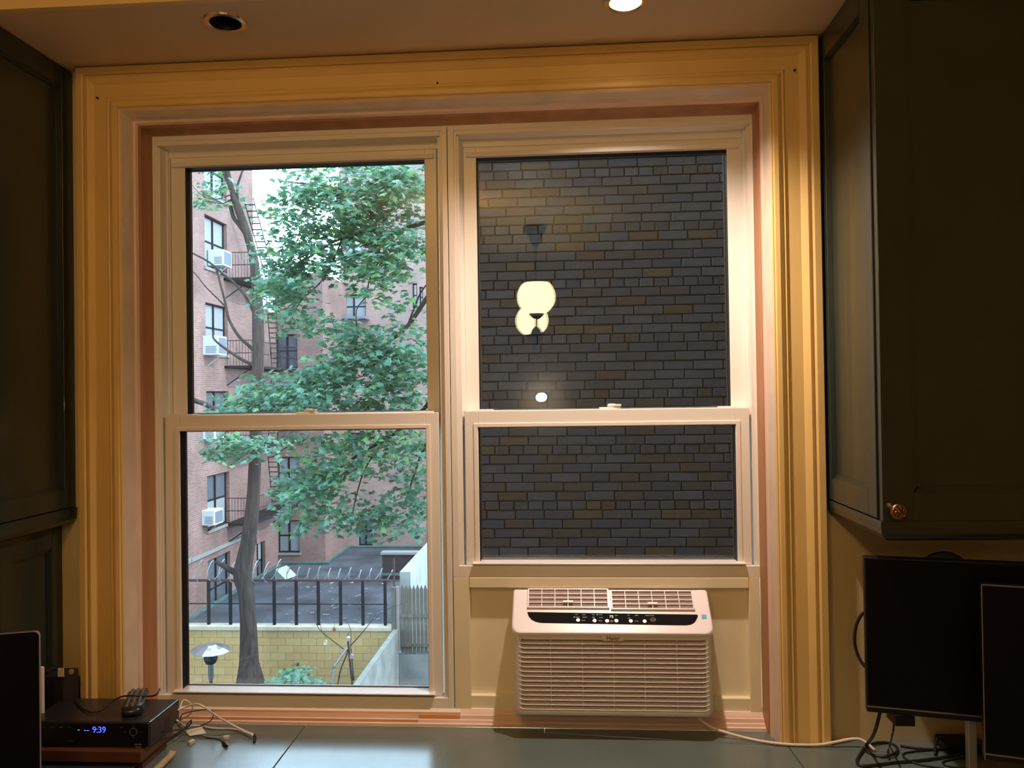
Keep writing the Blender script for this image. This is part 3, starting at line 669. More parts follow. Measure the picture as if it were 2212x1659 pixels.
lp = [W_(1905 + 34 * cos(a), 1619 + 15 * sin(a), .004 + .003 * sin(a * 2)) for a in [2 * pi * k / 20 for k in range(37)]]
cable('coiled black cable loop lying under the wide monitor', lp, .0034, k=2)
cable('black cable running along the wall behind the monitor stand', [W_(1945, 1611, .003), W_(1985, 1617, .003), W_(2030, 1619, .003), W_(2080, 1612, .003), W_(2130, 1606, .004)], .003)
cable('black cable arching over the cable pile', [W_(2020, 1630, .004), W_(2022, 1602, .02), W_(2040, 1592, .03), W_(2075, 1591, .03), W_(2120, 1600, .018), W_(2150, 1615, .004)], .0032)
cable('thin looping black wire on the worktop by the monitor stand', [W_(2040, 1618), W_(1985, 1622), W_(1952, 1628), W_(1958, 1640), W_(1990, 1652), W_(2040, 1660)], .002)
cable('thin black wire near the foot of the monitor stand', [W_(2105, 1636), W_(2060, 1640), W_(2037, 1646), W_(2046, 1654), W_(2090, 1660)], .002)
pb = W_(2070, 1622, 0)
tag(MB().box(pb.x - .035, pb.x + .05, pb.y - .02, pb.y + .045, ZC, ZC + .022).build('power_adapter', BLACKP, None, bev=.004), 'black power adapter brick in the cable pile', 'power adapter')

# ------------------------------------------------------------ left side: screen, cable box and small things
tl = onY(-150, 1392, -.52); cr = onY(85, 1363, -.46)
exl = (cr - tl); zt = cr.z; exl.z = 0; Wl = exl.length; exl.normalize(); ezl = V((0, 0, 1)); enl = V((exl.y, -exl.x, 0))
# screen leaning back a touch, on a flat foot
base = thing('laptop_screen', 'black screen with a thin silver top edge and rounded corner beside the cable box', 'screen', (tl.x, tl.y, ZC))
def lscreen(off, r, zb, thick, nrm):
    pts = []
    for k in range(9): a = rad(90 - 90 * k / 8); pts.append(cr + enl * nrm + exl * (-r + r * cos(a) - off) + ezl * (-r + r * sin(a) - off))
    pts += [V((cr.x, cr.y, 0)) + enl * nrm - exl * off + ezl * zb, V((tl.x, tl.y, 0)) + enl * nrm + ezl * zb, V((tl.x, tl.y, 0)) + enl * nrm + ezl * (zt - off)]
    return MB().prism(pts, enl * -thick)
lscreen(0, .010, ZC + .004, .007, .0).build('lid_shell', mat('silver_shell', (.55, .53, .52), .35, metal=.8), base)
lscreen(.0010, .010, ZC + .006, .002, .0008).build('screen', mat('black_screen_glass', (.003, .003, .004), .4, spec=.12), base)
ft = MB().box(tl.x - .02, cr.x - .01, -.75, -.455, ZC, ZC + .005); ft.build('keyboard_base', BLACKM, base)

# cable box on a small wooden riser
fr_t = onZ(322, 1562, .845); BZ1, BZ0 = .845, .786
bx1, byf = fr_t.x, fr_t.y; bk = onZ(385, 1510, BZ1); byb = min(bk.y, -.012)
bx0 = bx1 - .30
RW = mat('walnut_riser', (.11, .042, .018), .45, vary=.25, scale=12, stretch=(.4, 2, 2))
rs = thing('wooden_riser', 'low dark wooden riser under the cable box', 'riser', ((bx0 + bx1) / 2, (byf + byb) / 2, ZC))
MB().box(bx0 - .05, bx1 - .012, byf - .015, byb - .01, .759, .7855).build('riser_top', RW, rs, bev=.002)
for xx in (bx0 - .04, bx1 - .045): MB().box(xx, xx + .022, byf + .012, byb - .02, ZC, .759).build('riser_leg', RW, rs, bev=.001)
cb_ = thing('cable_box', 'black television cable box with a glowing blue clock', 'set-top box', ((bx0 + bx1) / 2, (byf + byb) / 2, .786))
CB = mat('satin_black_metal', (.020, .020, .023), .30)
MB().box(bx0, bx1, byf + .004, byb, BZ0 + .004, BZ1).build('box_body', CB, cb_, bev=.003)
for xx in (bx0 + .02, bx1 - .035):
    for yy in (byf + .02, byb - .03): MB().lathe([(.008, 0), (.008, .0045), (0, .0045)], (xx, yy, BZ0 - .0003), n=12).build('rubber_foot', BLACKM, cb_)
fas = MB().box(bx0 + .001, bx1 - .002, byf, byf + .0045, BZ0 + .005, BZ1 - .002).build('fascia', mat('gloss_fascia', (.006, .006, .008), .15), cb_, bev=.001)
fy_ = byf - .0004
text_mesh('9:39', .0205, emat('blue_display', (.04, .08, 1.0), 3.0, (0, 0, .05)), 'clock_digits', fas, FACE(onY(214, 1577, fy_)), .0002, .95)
for px_, py_ in ((170, 1577), (184, 1578), (190, 1578)):
    p = onY(px_, py_, fy_); MB().box(p.x - .0022, p.x + .0022, fy_ - .0004, fy_, p.z - .0006, p.z + .0006).build('display_mark', emat('blue_mark', (.10, .16, 1.0), 3.0, (0, 0, .05)), fas)
GRY = mat('grey_print', (.10, .09, .09), .5)
text_mesh('cisco', .0075, mat('silver_print', (.4, .36, .3), .4), 'lettering', fas, FACE(onY(298, 1613.5, fy_)), .0001)
p = onY(298, 1608, fy_); mm = MB()
for k in range(9): h = (.0012, .002, .0034, .002, .0012, .002, .0034, .002, .0012)[k]; mm.box(p.x - .009 + k * .00215, p.x - .0082 + k * .00215, fy_ - .0003, fy_, p.z - .0012, p.z - .0012 + h)
mm.build('logo_bars', mat('silver_print', (.4, .36, .3), .4), fas)
for px_ in (95, 114, 132, 150):
    p = onY(px_, 1571, fy_); MB().box(p.x - .004, p.x + .004, fy_ - .0006, fy_, p.z - .0008, p.z + .0008).build('front_button', GRY, fas)
p = onY(288, 1581, fy_)
MB().lathe([(.0095, 0), (.0095, .0012), (.0075, .0012), (.0075, 0)], (p.x, fy_ + .0002, p.z), (0, -1, 0), 24).build('button_ring', GRY, fas)
for dx, dz in ((-.020, 0), (.019, 0), (0, .013), (0, -.013), (-.028, .010)): MB().box(p.x + dx - .003, p.x + dx + .003, fy_ - .0005, fy_, p.z + dz - .0007, p.z + dz + .0007).build('front_button', GRY, fas)
p = onY(153, 1601, fy_); MB().box(p.x - .006, p.x + .006, fy_ - .0003, fy_, p.z - .0012, p.z + .0012).build('worn_print', GRY, fas)
# vents on the right side of the box
vm = MB().box(-.0004, .0004, -.012, .012, -.0008, .0008).mesh('side_vent', BLACKM)
for k in range(5): link('side_vent', vm, cb_, M=Matrix.Translation((bx1 + .0002, (byf + byb) / 2 + .01, BZ0 + .012 + k * .006)))

# remote control lying on the cable box
ra, rb = onZ(283, 1550, BZ1), onZ(306, 1487, BZ1 + .0)
rb.y = min(rb.y, .02); d_ = (rb - ra); d_.z = 0; d_.normalize(); s_x = V((d_.y, -d_.x, 0))
rem = thing('remote_control', 'black remote control with grey buttons lying on the cable box', 'remote control', (ra.x, ra.y, BZ1))
L_ = .155; mid = ra + d_ * (L_ / 2); mid.z = BZ1
body = MB(); sec = []
for t_, hw, h0, h1 in ((0, .014, .004, .014), (.05, .021, .001, .019), (.2, .0235, .0005, .021), (.5, .022, .0005, .019), (.85, .0245, .0005, .018), (1, .022, .002, .014)):
    c_ = ra + d_ * (L_ * t_); c_.z = BZ1
    sec.append([c_ - s_x * hw + V((0, 0, h0 + .003)), c_ - s_x * hw * .8 + V((0, 0, h0)), c_ + s_x * hw * .8 + V((0, 0, h0)), c_ + s_x * hw + V((0, 0, h0 + .003)), c_ + s_x * hw + V((0, 0, h1 - .004)), c_ + s_x * hw * .85 + V((0, 0, h1)), c_ - s_x * hw * .85 + V((0, 0, h1)), c_ - s_x * hw + V((0, 0, h1 - .004))])
body.add([p for s in sec for p in s], [tuple(range(8))[::-1], tuple(range(40, 48))] + [(i * 8 + k, i * 8 + (k + 1) % 8, i * 8 + 8 + (k + 1) % 8, i * 8 + 8 + k) for i in range(5) for k in range(8)])
body.build('remote_body', mat('remote_black', (.018, .018, .022), .25), rem, smooth=True)
kb = MB().lathe([(.0034, 0), (.0034, .0016), (.0024, .0024), (0, .0024)], (0, 0, 0), n=10).mesh('remote_button', mat('remote_key_grey', (.17, .165, .175), .4), smooth=True)
for i in range(11):
    for j in (-1, 0, 1):
        c_ = ra + d_ * (.022 + i * .0118) + s_x * (j * .0125); c_.z = BZ1 + .0193 + (.0012 if 1 < i < 5 else 0) - (.0006 if i > 8 else 0)
        link('remote_button', kb, rem, M=Matrix.Translation(c_))
# black box with label near the wall, white gadget
p0 = onY(122, 1497, -.004); p1 = onY(174, 1440, -.004)
bb = thing('speaker_box', 'small black box with a white label and a round tan button by the casing', 'electronics', ((p0.x + p1.x) / 2, -.04, ZC))
MB().box(p0.x, p1.x, -.075, -.012, ZC, p1.z).build('box_body', BLACKM, bb, bev=.002)
MB().box(p0.x + .004, p0.x + .020, -.065, -.015, p1.z - .002, p1.z + .010).build('raised_lug', BLACKM, bb, bev=.002)
a = onY(125, 1462, -.0755); b = onY(138, 1443, -.0755)
MB().box(a.x, b.x, -.0760, -.0748, a.z, b.z).build('paper_label', mat('label_white', (.75, .72, .66), .6), bb, bev=.0003)
a = onY(154, 1451, -.0755); MB().lathe([(.0066, 0), (.0066, .0015), (0, .0017)], (a.x, -.0748, a.z), (0, -1, 0), 18).build('round_button', mat('tan_button', (.50, .40, .24), .5), bb)
a = onY(143, 1448, -.0755); MB().lathe([(.001, 0), (.001, .001), (0, .001)], (a.x, -.0748, a.z), (0, -1, 0), 8).build('indicator_dot', GRY, bb)
a1 = onY(93.5, 1440, -.150)
rt_o = thing('wireless_router', 'slim white router standing behind the black screen', 'router', (a1.x - .012, -.12, ZC))
MB().box(a1.x - .024, a1.x, -.152, -.143, ZC + .007, a1.z).build('router_body', mat('white_plastic', (.80, .78, .74), .4), rt_o, bev=.004)
MB().box(a1.x - .034, a1.x - .002, -.160, -.135, ZC, ZC + .007).build('router_foot', BLACKM, rt_o, bev=.002)

# cables of the cable box
def T(x, y, z): return onZ(x, y, z)
cable('black lead draped over the remote control', [V((bx0 + .05, byb - .03, BZ1 + .004)), T(165, 1518, BZ1 + .004), T(190, 1537, BZ1 + .004), T(215, 1535, BZ1 + .004), T(240, 1518, BZ1 + .012), T(262, 1505, BZ1 + .024), T(290, 1503, BZ1 + .0255), T(322, 1504, BZ1 + .020), T(338, 1500, BZ1 + .030), onY(345, 1488, -.07)], .0020)
WC = mat('white_ethernet_cable', (.72, .66, .60), .4)
cable('white network cable looping out from behind the cable box', [V((bx1 + .002, byb - .012, .822)), T(400, 1527, .82), T(425, 1521, .83), T(445, 1530, .82), T(470, 1548, .79), T(500, 1565, .76), T(530, 1580, ZC + .006), T(549, 1587, ZC + .003)], .0026, WC)
tag(MB().tube(smooth_path([T(549, 1587, ZC + .003), T(551, 1594, ZC + .003), T(549, 1604, ZC + .002)], 3), .0030, 8).build('cable_end_shadow', BLACKP, None, smooth=True), 'black tip standing in for the shadow at the end of the white network cable', 'plug')  # shadow at the cable end modelled as a black tip
cable('white cable lying flat on the worktop beside the cable box', [V((bx1 + .003, byb - .02, .80)), T(400, 1568, ZC + .02), T(425, 1567, ZC + .004), T(460, 1573, ZC + .003), T(505, 1575, ZC + .003), T(530, 1582, ZC + .0065), T(546, 1589, ZC + .008)], .0026, WC)
cable('thin white cable curling behind the cable box', [V((bx1 + .002, byb - .006, .815)), T(395, 1513, .826), T(410, 1518, .82), T(416, 1530, .80), T(408, 1545, .77), T(388, 1556, .75)], .0018, WC)
cable('stiff black wire bent in a loop beside the cable box', [V((bx1 + .001, byb - .02, .80)), T(388, 1570, .775), T(390, 1550, .79), T(398, 1541, .80), T(420, 1536, .80), T(448, 1533, .80), T(461, 1539, .79), T(456, 1556, .765), T(440, 1565, ZC + .008), T(415, 1575, ZC + .003), T(390, 1572, ZC + .004)], .0013, BC, k=5)
cable('bundle end of black wire tucked against the cable box', [V((bx1 + .002, byf + .06, .80)), T(395, 1574, .765), T(408, 1560, .77), T(413, 1556, .77), T(410, 1566, .755), T(392, 1578, ZC + .004), T(370, 1592, ZC + .003), T(345, 1605, ZC + .003)], .0019)
cable('short grey phone lead ending in a clear plug', [T(432, 1586, ZC + .004), T(452, 1592, ZC + .003), T(470, 1593, ZC + .003), T(482, 1593, ZC + .003)], .0016, mat('grey_cord', (.35, .35, .35), .5))
CLEAR = mat('clear_plug_plastic', (.55, .52, .46), .2, spec=.6)
a = T(489, 1593, ZC + .004); tag(MB().obox(a, V((.007, .002, 0)), V((-.0015, .005, 0)), V((0, 0, .004))).build('phone_plug', CLEAR, None, bev=.0008), 'clear plastic phone plug on the grey lead', 'plug')
a = T(413, 1603, ZC + .004); tag(MB().obox(a, V((.0045, -.002, 0)), V((.003, .008, 0)), V((0, 0, .004))).build('network_plug', CLEAR, None, bev=.0008), 'clear plastic network plug lying beside the paper tag', 'plug')
cable('thin black lead with a dark tip beside the clear plugs', [T(445, 1594, ZC + .002), T(462, 1595, ZC + .002), T(478, 1600, ZC + .002), T(486, 1608, ZC + .003)], .0011)
tag(MB().tube([T(482, 1604, ZC + .004), T(490, 1612, ZC + .004)], [.0042, .0034], 8).build('lead_tip', BLACKP, None, smooth=False), 'dark moulded tip of the thin black lead', 'plug')
tg = MB(); tp = [T(398, 1578, ZC + .004), T(436, 1570, ZC + .016), T(446, 1584, ZC + .010), T(410, 1590, ZC + .003)]
tg.prism(tp, (0, 0, .0006)); tg = tg.build('paper_tag', mat('paper', (.80, .76, .68), .7), None)
tag(tg, 'curled white paper tag on the cables beside the cable box', 'tag')
PM = mat('tag_print', (.12, .11, .10), .6)
ta = (tp[1] - tp[0]).normalized(); tb_ = (tp[0] - tp[3]); tb_ = (tb_ - ta * tb_.dot(ta)).normalized()
text_mesh('RC-41', .008, PM, 'lettering', tg, basis((tp[0] + tp[1] + tp[2] + tp[3]) / 4 + V((0, 0, .0012)), ta, tb_, ta.cross(tb_)), .0001) if False else None

# closed dark notebook and knitted strap at the near edge
a = onZ(235, 1652, ZC + .02)
nb = thing('closed_laptop', 'closed dark blue laptop lying on the worktop before the riser', 'laptop', (a.x, a.y, ZC))
q0, q1 = onZ(150, 1646, ZC + .018), onZ(301, 1643, ZC + .018)
exn = (q1 - q0); exn.z = 0; exn.normalize(); eyn = V((-exn.y, exn.x, 0))
MB().obox(q1 - exn * .16 - eyn * .11 + V((0, 0, -.0135)), exn * .16, eyn * .11, V((0, 0, .0045))).build('base_half', BLACKM, nb, bev=.002)
MB().obox(q1 - exn * .16 - eyn * .11 + V((0, 0, -.0045)), exn * .16, eyn * .11, V((0, 0, .0035))).build('lid', mat('midnight_blue', (.030, .036, .075), .35), nb, bev=.002)
KN = mat('beige_knit', (.55, .46, .33), .9, bump=.6, bscale=500)
kt = thing('knitted_strap', 'beige knitted rope strap at the edge of the worktop', 'strap', tuple(onZ(350, 1650, ZC)))
for j in range(3):
    pts = []
    for k in range(26):
        t_ = k / 25; c_ = onZ(372 - 42 * t_, 1629 + 42 * t_, ZC + .008); a_ = k * .9 + j * 2.1
        pts.append(c_ + V((cos(a_) * .0065, sin(a_) * .003, .0045 * sin(a_ * 1.0 + .6))))
    MB().tube(smooth_path(pts, 2), .0045, 7).build('strand', KN, kt, smooth=True)
MB().lathe([(0, -.007), (.006, -.005), (.0085, 0), (.006, .006), (0, .0075)], onZ(370, 1628, ZC + .009), (0.3, .3, 1), 12).build('knot', KN, kt, smooth=True)
# ============================================================ outside
EXT = .42                       # outdoor colours darkened to offset the strengthened sky light
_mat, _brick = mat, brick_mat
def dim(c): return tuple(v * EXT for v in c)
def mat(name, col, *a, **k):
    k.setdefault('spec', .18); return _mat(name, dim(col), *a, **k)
def brick_mat(name, c1, c2, mo, *a, **k):
    if name in MATS: return MATS[name]
    m = _brick(name, dim(c1), dim(c2), dim(mo), *a, **k); return m
def proj(p):
    d = V(p) - EYE; z = d.dot(fwd); return (CX + F * d.dot(rt) / z, CY - F * d.dot(up) / z, z)
ZG = -5.9                        # courtyard level, two storeys below
# ---- own building's outer face and the ground
GROUND = mat('courtyard_concrete', (.20, .20, .21), .8, vary=.25, scale=1.2, bump=.2, bscale=8)
TAR = mat('tarred_yard', (.115, .12, .14), .75, vary=.45, scale=.9, bump=.2, bscale=5)
struct(MB().box(-16, 10, .33, 18.2, ZG - .2, ZG).build('patio_ground', GROUND), 'concrete courtyard ground below the window')
struct(MB().box(-16, 10, 18.2, 60, ZG - .2, ZG - .02).build('yard_ground', TAR), 'dark tarred yard beyond the yellow wall')
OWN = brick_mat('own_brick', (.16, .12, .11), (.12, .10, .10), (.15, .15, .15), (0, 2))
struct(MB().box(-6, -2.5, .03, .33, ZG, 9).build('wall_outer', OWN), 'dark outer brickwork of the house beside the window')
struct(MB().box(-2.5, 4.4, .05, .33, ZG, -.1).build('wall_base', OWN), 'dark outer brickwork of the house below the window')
struct(MB().box(2.7, 4.4, .03, .33, -.1, 9).build('wall_end', OWN), 'dark outer brickwork of the house towards the light well')
# ---- grey brick wall of the light well, seen through the short window
YW = 3.70
za, zb = onY(1300, 740, YW).z, onY(1300, 980, YW).z; hc = (za - zb) / 12; zh = za
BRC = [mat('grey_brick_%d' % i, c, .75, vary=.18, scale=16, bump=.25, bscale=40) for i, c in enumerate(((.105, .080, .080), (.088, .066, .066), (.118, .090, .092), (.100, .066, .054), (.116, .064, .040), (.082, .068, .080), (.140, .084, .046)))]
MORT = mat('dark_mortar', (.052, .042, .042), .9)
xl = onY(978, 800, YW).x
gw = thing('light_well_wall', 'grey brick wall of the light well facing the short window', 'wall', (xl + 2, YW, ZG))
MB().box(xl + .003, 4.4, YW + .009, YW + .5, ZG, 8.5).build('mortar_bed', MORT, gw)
bl_ = .2067; jt = .009
def brick_mesh(L, mi, nm='brick'):
    b = MB(); b.box(0, L - jt, 0, .03, 0, hc - jt)
    bm = bmesh.new(); me0 = b.mesh(nm, BRC[mi]); bm.from_mesh(me0)
    ed = [e for e in bm.edges if all(abs(v.co.y) < 1e-6 for v in e.verts)]
    bmesh.ops.bevel(bm, geom=ed, offset=.003, segments=1, affect='EDGES'); bm.to_mesh(me0); bm.free(); return me0
BM_ = {(L, i): brick_mesh(L, i) for L in (bl_, bl_ / 2) for i in range(len(BRC))}
cells = []
k0, k1 = int((-2.2 - zh) / hc), int((5.2 - zh) / hc)
for k in range(k0, k1):
    head = k % 6 == 0; L = bl_ / 2 if head else bl_; off = (0, .45, .1, .62, .25, .8)[k % 6] * bl_ + RND.uniform(-.02, .02)
    x = xl - (off % L)
    while x < 3.6:
        c = (0 if RND.random() < .38 else RND.choice((1, 1, 2, 2, 3, 3, 5))); c = RND.choice((4, 6)) if RND.random() < .07 else c
        a0 = max(x, xl)
        if a0 == x: cells.append((x, zh + k * hc + RND.uniform(-.0015, .0015), L, c, RND.uniform(-.003, .003), RND.uniform(-.004, .004)))
        x += L
def vis(c):
    q = proj((c[0] + .1, YW, c[1] + .03)); return (1030 < q[0] < 1592) and (325 < q[1] < 878 or 925 < q[1] < 1205)
seen = [c for c in cells if vis(c)]; seen.sort(key=lambda c: (-(c[2] > .15), (V((c[0], YW, c[1])) - EYE).length)); top = set(id(c) for c in seen[:300])
rest = MB()
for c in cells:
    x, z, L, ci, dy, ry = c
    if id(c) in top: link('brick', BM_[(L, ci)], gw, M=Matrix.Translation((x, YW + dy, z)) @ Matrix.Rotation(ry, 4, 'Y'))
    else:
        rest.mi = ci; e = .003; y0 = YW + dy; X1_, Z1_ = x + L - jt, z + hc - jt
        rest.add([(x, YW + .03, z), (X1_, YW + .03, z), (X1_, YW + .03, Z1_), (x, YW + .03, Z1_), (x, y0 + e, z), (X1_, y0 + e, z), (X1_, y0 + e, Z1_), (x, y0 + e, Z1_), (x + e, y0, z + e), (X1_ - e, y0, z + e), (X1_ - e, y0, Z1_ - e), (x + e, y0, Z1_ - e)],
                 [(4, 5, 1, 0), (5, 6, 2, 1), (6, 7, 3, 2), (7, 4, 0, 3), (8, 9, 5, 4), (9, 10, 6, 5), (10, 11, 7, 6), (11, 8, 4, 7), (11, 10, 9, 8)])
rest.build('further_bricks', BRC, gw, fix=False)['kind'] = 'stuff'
struct(MB().box(4.4, 4.7, -.1, 9.0, ZG, 9).build('wall_well_shade', OWN), 'unseen dark brick wall added to keep the light well dim')  # out of view, added to block light from the well's right end

# ---- neighbouring brick buildings
YC = [18.0]                     # yellow wall
XL = -12.9                      # facade of the left building, runs away from us
BR_L = brick_mat('rose_brick_side', (.70, .375, .325), (.54, .275, .24), (.72, .56, .50), (1, 2))
BR_B = brick_mat('rose_brick_back', (.66, .345, .30), (.52, .26, .225), (.66, .52, .46), (0, 2))
BR_R = brick_mat('pink_brick_far', (.86, .50, .43), (.73, .41, .355), (.82, .64, .58), (0, 2))
WFR = mat('dark_window_frame', (.022, .024, .030), .4)
WPN = mat('far_window_pane', (.16, .19, .23), .08, spec=.9)
WBL = mat('pale_blind', (.46, .48, .50), .5, spec=.4)
SILL = mat('stone_sill', (.42, .40, .38), .8)
DARK = mat('unlit_room', (.02, .02, .024), .9)
STONE = mat('grey_render', (.42, .43, .42), .85, vary=.2, scale=2.5, bump=.2, bscale=12)
COPPER = mat('verdigris_copper', (.13, .26, .24), .7, vary=.2, scale=3)
def loc(plane, c):
    if plane == 'X': return lambda a, b, z: V((c + b, a, z))       # faces +X, a = Y
    return lambda a, b, z: V((a, c - b, z))                        # faces -Y, a = X
def lbox(m, f, a0, a1, b0, b1, z0, z1): p, q = f(a0, b0, z0), f(a1, b1, z1); return m.box(p.x, q.x, p.y, q.y, p.z, q.z)
def facade(parent, plane, c, a0, a1, z0, z1, openings, mt, depth=.22, name='wall', ends=True):
    f = loc(plane, c); A = sorted({a0, a1, *[o[0] for o in openings], *[o[1] for o in openings]}); Z = sorted({z0, z1, *[o[2] for o in openings], *[o[3] for o in openings]})
    m = MB()
    for i in range(len(A) - 1):
        for j in range(len(Z) - 1):
            am, zm = (A[i] + A[i + 1]) / 2, (Z[j] + Z[j + 1]) / 2
            if any(o[0] < am < o[1] and o[2] < zm < o[3] for o in openings): continue
            m.add([f(A[i], 0, Z[j]), f(A[i + 1], 0, Z[j]), f(A[i + 1], 0, Z[j + 1]), f(A[i], 0, Z[j + 1])], [(0, 1, 2, 3)])
    for o in openings:
        for (p, q) in (((o[0], o[2]), (o[1], o[2])), ((o[1], o[2]), (o[1], o[3])), ((o[1], o[3]), (o[0], o[3])), ((o[0], o[3]), (o[0], o[2]))):
            m.add([f(p[0], 0, p[1]), f(q[0], 0, q[1]), f(q[0], -depth, q[1]), f(p[0], -depth, p[1])], [(0, 1, 2, 3)])
    # thickness: back, ends and top
    e = .6
    for pts in (((a0, -e, z0), (a1, -e, z0), (a1, -e, z1), (a0, -e, z1)), ((a0, 0, z1), (a1, 0, z1), (a1, -e, z1), (a0, -e, z1)), ((a0, 0, z0), (a0, 0, z1), (a0, -e, z1), (a0, -e, z0)), ((a1, 0, z0), (a1, 0, z1), (a1, -e, z1), (a1, -e, z0))):
        if ends or pts[0][0] != pts[1][0]: m.add([f(*p) for p in pts], [(0, 1, 2, 3)])
    return m.build(name, mt, parent, fix=False)
def far_window(parent, plane, c, a0, a1, z0, z1, blind=0, bars=1, sill=True, depth=.16, vert=True):
    f = loc(plane, c); w = .055; am = (a0 + a1) / 2; zm = z0 + (z1 - z0) * .52
    m = MB()
    lbox(m, f, a0, a0 + w, -depth - .05, -depth + .03, z0, z1); lbox(m, f, a1 - w, a1, -depth - .05, -depth + .03, z0, z1)
    lbox(m, f, a0, a1, -depth - .05, -depth + .03, z1 - w, z1); lbox(m, f, a0, a1, -depth - .05, -depth + .03, z0, z0 + w)
    if vert: lbox(m, f, am - w * .7, am + w * .7, -depth - .05, -depth + .035, z0 + w, z1 - w)
    if bars: lbox(m, f, a0 + w, a1 - w, -depth - .04, -depth + .01, zm - .03, zm + .03)
    win = m.build('window', WFR, parent)
    for (u0, u1) in (((a0 + w, am - w * .7), (am + w * .7, a1 - w)) if vert else ((a0 + w, a1 - w),)):
        for (v0, v1), up_ in (((zm + .03, z1 - w), 1), ((z0 + w, zm - .03), 0)):
            p = MB(); lbox(p, f, u0, u1, -depth - .02, -depth - .012, v0, v1); p.build('pane', WBL if (blind & (2 if up_ else 1)) else WPN, win)
    if sill: p = MB(); lbox(p, f, a0 - .08, a1 + .08, -.1, .07, z0 - .10, z0); p.build('window_sill', SILL, win)
    return win
# left building with its column of windows
lb = thing('brick_apartment_house', 'tall rose brick house with a column of windows and fire escapes', 'building', (XL - 2, 24, ZG))
wa0, wa1 = onX(443, 600, XL).y, onX(491, 600, XL).y
def zx(px, py): return onX(px, py, XL).z
rows = [(zx(466, 372) + .9, zx(466, 372) - .95), (zx(443, 462), zx(470, 585)), (zx(443, 652), zx(470, 765)), (zx(443, 845), zx(470, 950)), (zx(443, 1030), zx(470, 1138)), (zx(443, 1215), zx(470, 1345))]
ops = [(wa0, wa1, z0, z1) for z1, z0 in rows]
d0, d1 = onX(553, 1200, XL).y, onX(573, 1200, XL).y; dz1, dz0 = zx(562, 1172), zx(562, 1258)
YE1 = onX(547, 500, XL).y; YE = onX(597, 900, XL).y
LOW = 5.3
facade(lb, 'X', XL, 12.0, YE1, ZG, 15, ops, BR_L)
facade(lb, 'X', XL, YE1, YE, ZG, LOW, [(d0, d1, dz0, dz1)], BR_L, name='wing_wall')
for i, o in enumerate(ops): far_window(lb, 'X', XL, *o, blind=(3, 3, 3, 1, 1, 0)[i])
far_window(lb, 'X', XL, d0, d1, dz0, dz1, blind=2)
m = MB(); lbox(m, loc('X', XL), 12, YE1, 0, .10, zx(410, 1207) - .12, zx(410, 1207)); m.build('ledge', SILL, lb)
m = MB(); lbox(m, loc('X', XL), 12, YE, 0, .10, ZG - .02, ZG + .06); m.build('copper_kerb', COPPER, lb)
# back building, its side and the far pink building
YB = onZ(650, 1217, ZG).y; XB0, XB1 = XL - .0, onY(703, 1217, YB).x; YFAR = onZ(800, 1181, ZG).y
bk = thing('rear_brick_building', 'low rose brick building closing the yard behind the tree trunk', 'building', ((XB0 + XB1) / 2, YB, ZG))
def zy(px, py, y): return onY(px, py, y).z
bw0, bw1 = onY(598, 1000, YB).x, onY(645, 1000, YB).x
bops = [(bw0, bw1, zy(620, b, YB), zy(620, a, YB)) for a, b in ((722, 796), (852, 920), (987, 1060), (1124, 1194))]
facade(bk, 'Y', YB, XB0, XB1, ZG, zy(650, 590, YB), bops, BR_B, ends=False)
for i, o in enumerate(bops): far_window(bk, 'Y', YB, *o, blind=(0, 3, 3, 3)[i])
facade(bk, 'X', XB1, YB, YFAR - .001, ZG, zy(650, 590, YB), [], BR_L, name='side_wall', ends=False)
m = MB(); lbox(m, loc('Y', YB), XB0, XB1 + .2, 0, .10, ZG, ZG + .07); lbox(m, loc('X', XB1), YB, YFAR, 0, .10, ZG, ZG + .07); m.build('copper_kerb', COPPER, bk)
fb = thing('far_pink_building', 'pale pink brick building at the end of the yard behind the leaves', 'building', (XB1 + 3, YFAR, ZG))
def xf(px): return onY(px, 800, YFAR).x
fops = [(xf(738), xf(792), zy(760, 690, YFAR), zy(760, 636, YFAR)), (xf(770), xf(800), ZG + .05, zy(780, 1120, YFAR)), (xf(738), xf(792), zy(760, 545, YFAR), zy(760, 480, YFAR)), (xf(893), xf(903), zy(898, 665, YFAR), zy(898, 612, YFAR)), (xf(908), xf(916), zy(898, 665, YFAR), zy(898, 620, YFAR)), (xf(893), xf(905), zy(898, 540, YFAR), zy(898, 490, YFAR)), (xf(755), xf(785), zy(760, 1010, YFAR), zy(760, 935, YFAR))]
facade(fb, 'Y', YFAR, XB1, 6, ZG, 14.5, fops, BR_R)
for i, o in enumerate(fops): far_window(fb, 'Y', YFAR, *o, blind=(3, 0, 3, 0, 0, 3, 0)[i], vert=(o[1] - o[0]) > .6)
m = MB(); lbox(m, loc('Y', YFAR), XB1, 6, 0, .15, ZG, ZG + .06); m.build('copper_kerb', COPPER, fb)
p = MB(); lbox(p, loc('Y', YFAR), xf(728), xf(800), 0, .9, zy(760, 692, YFAR), zy(760, 687, YFAR)); p.build('balcony_slab', mat('balcony_grey', (.30, .30, .36), .7), fb)

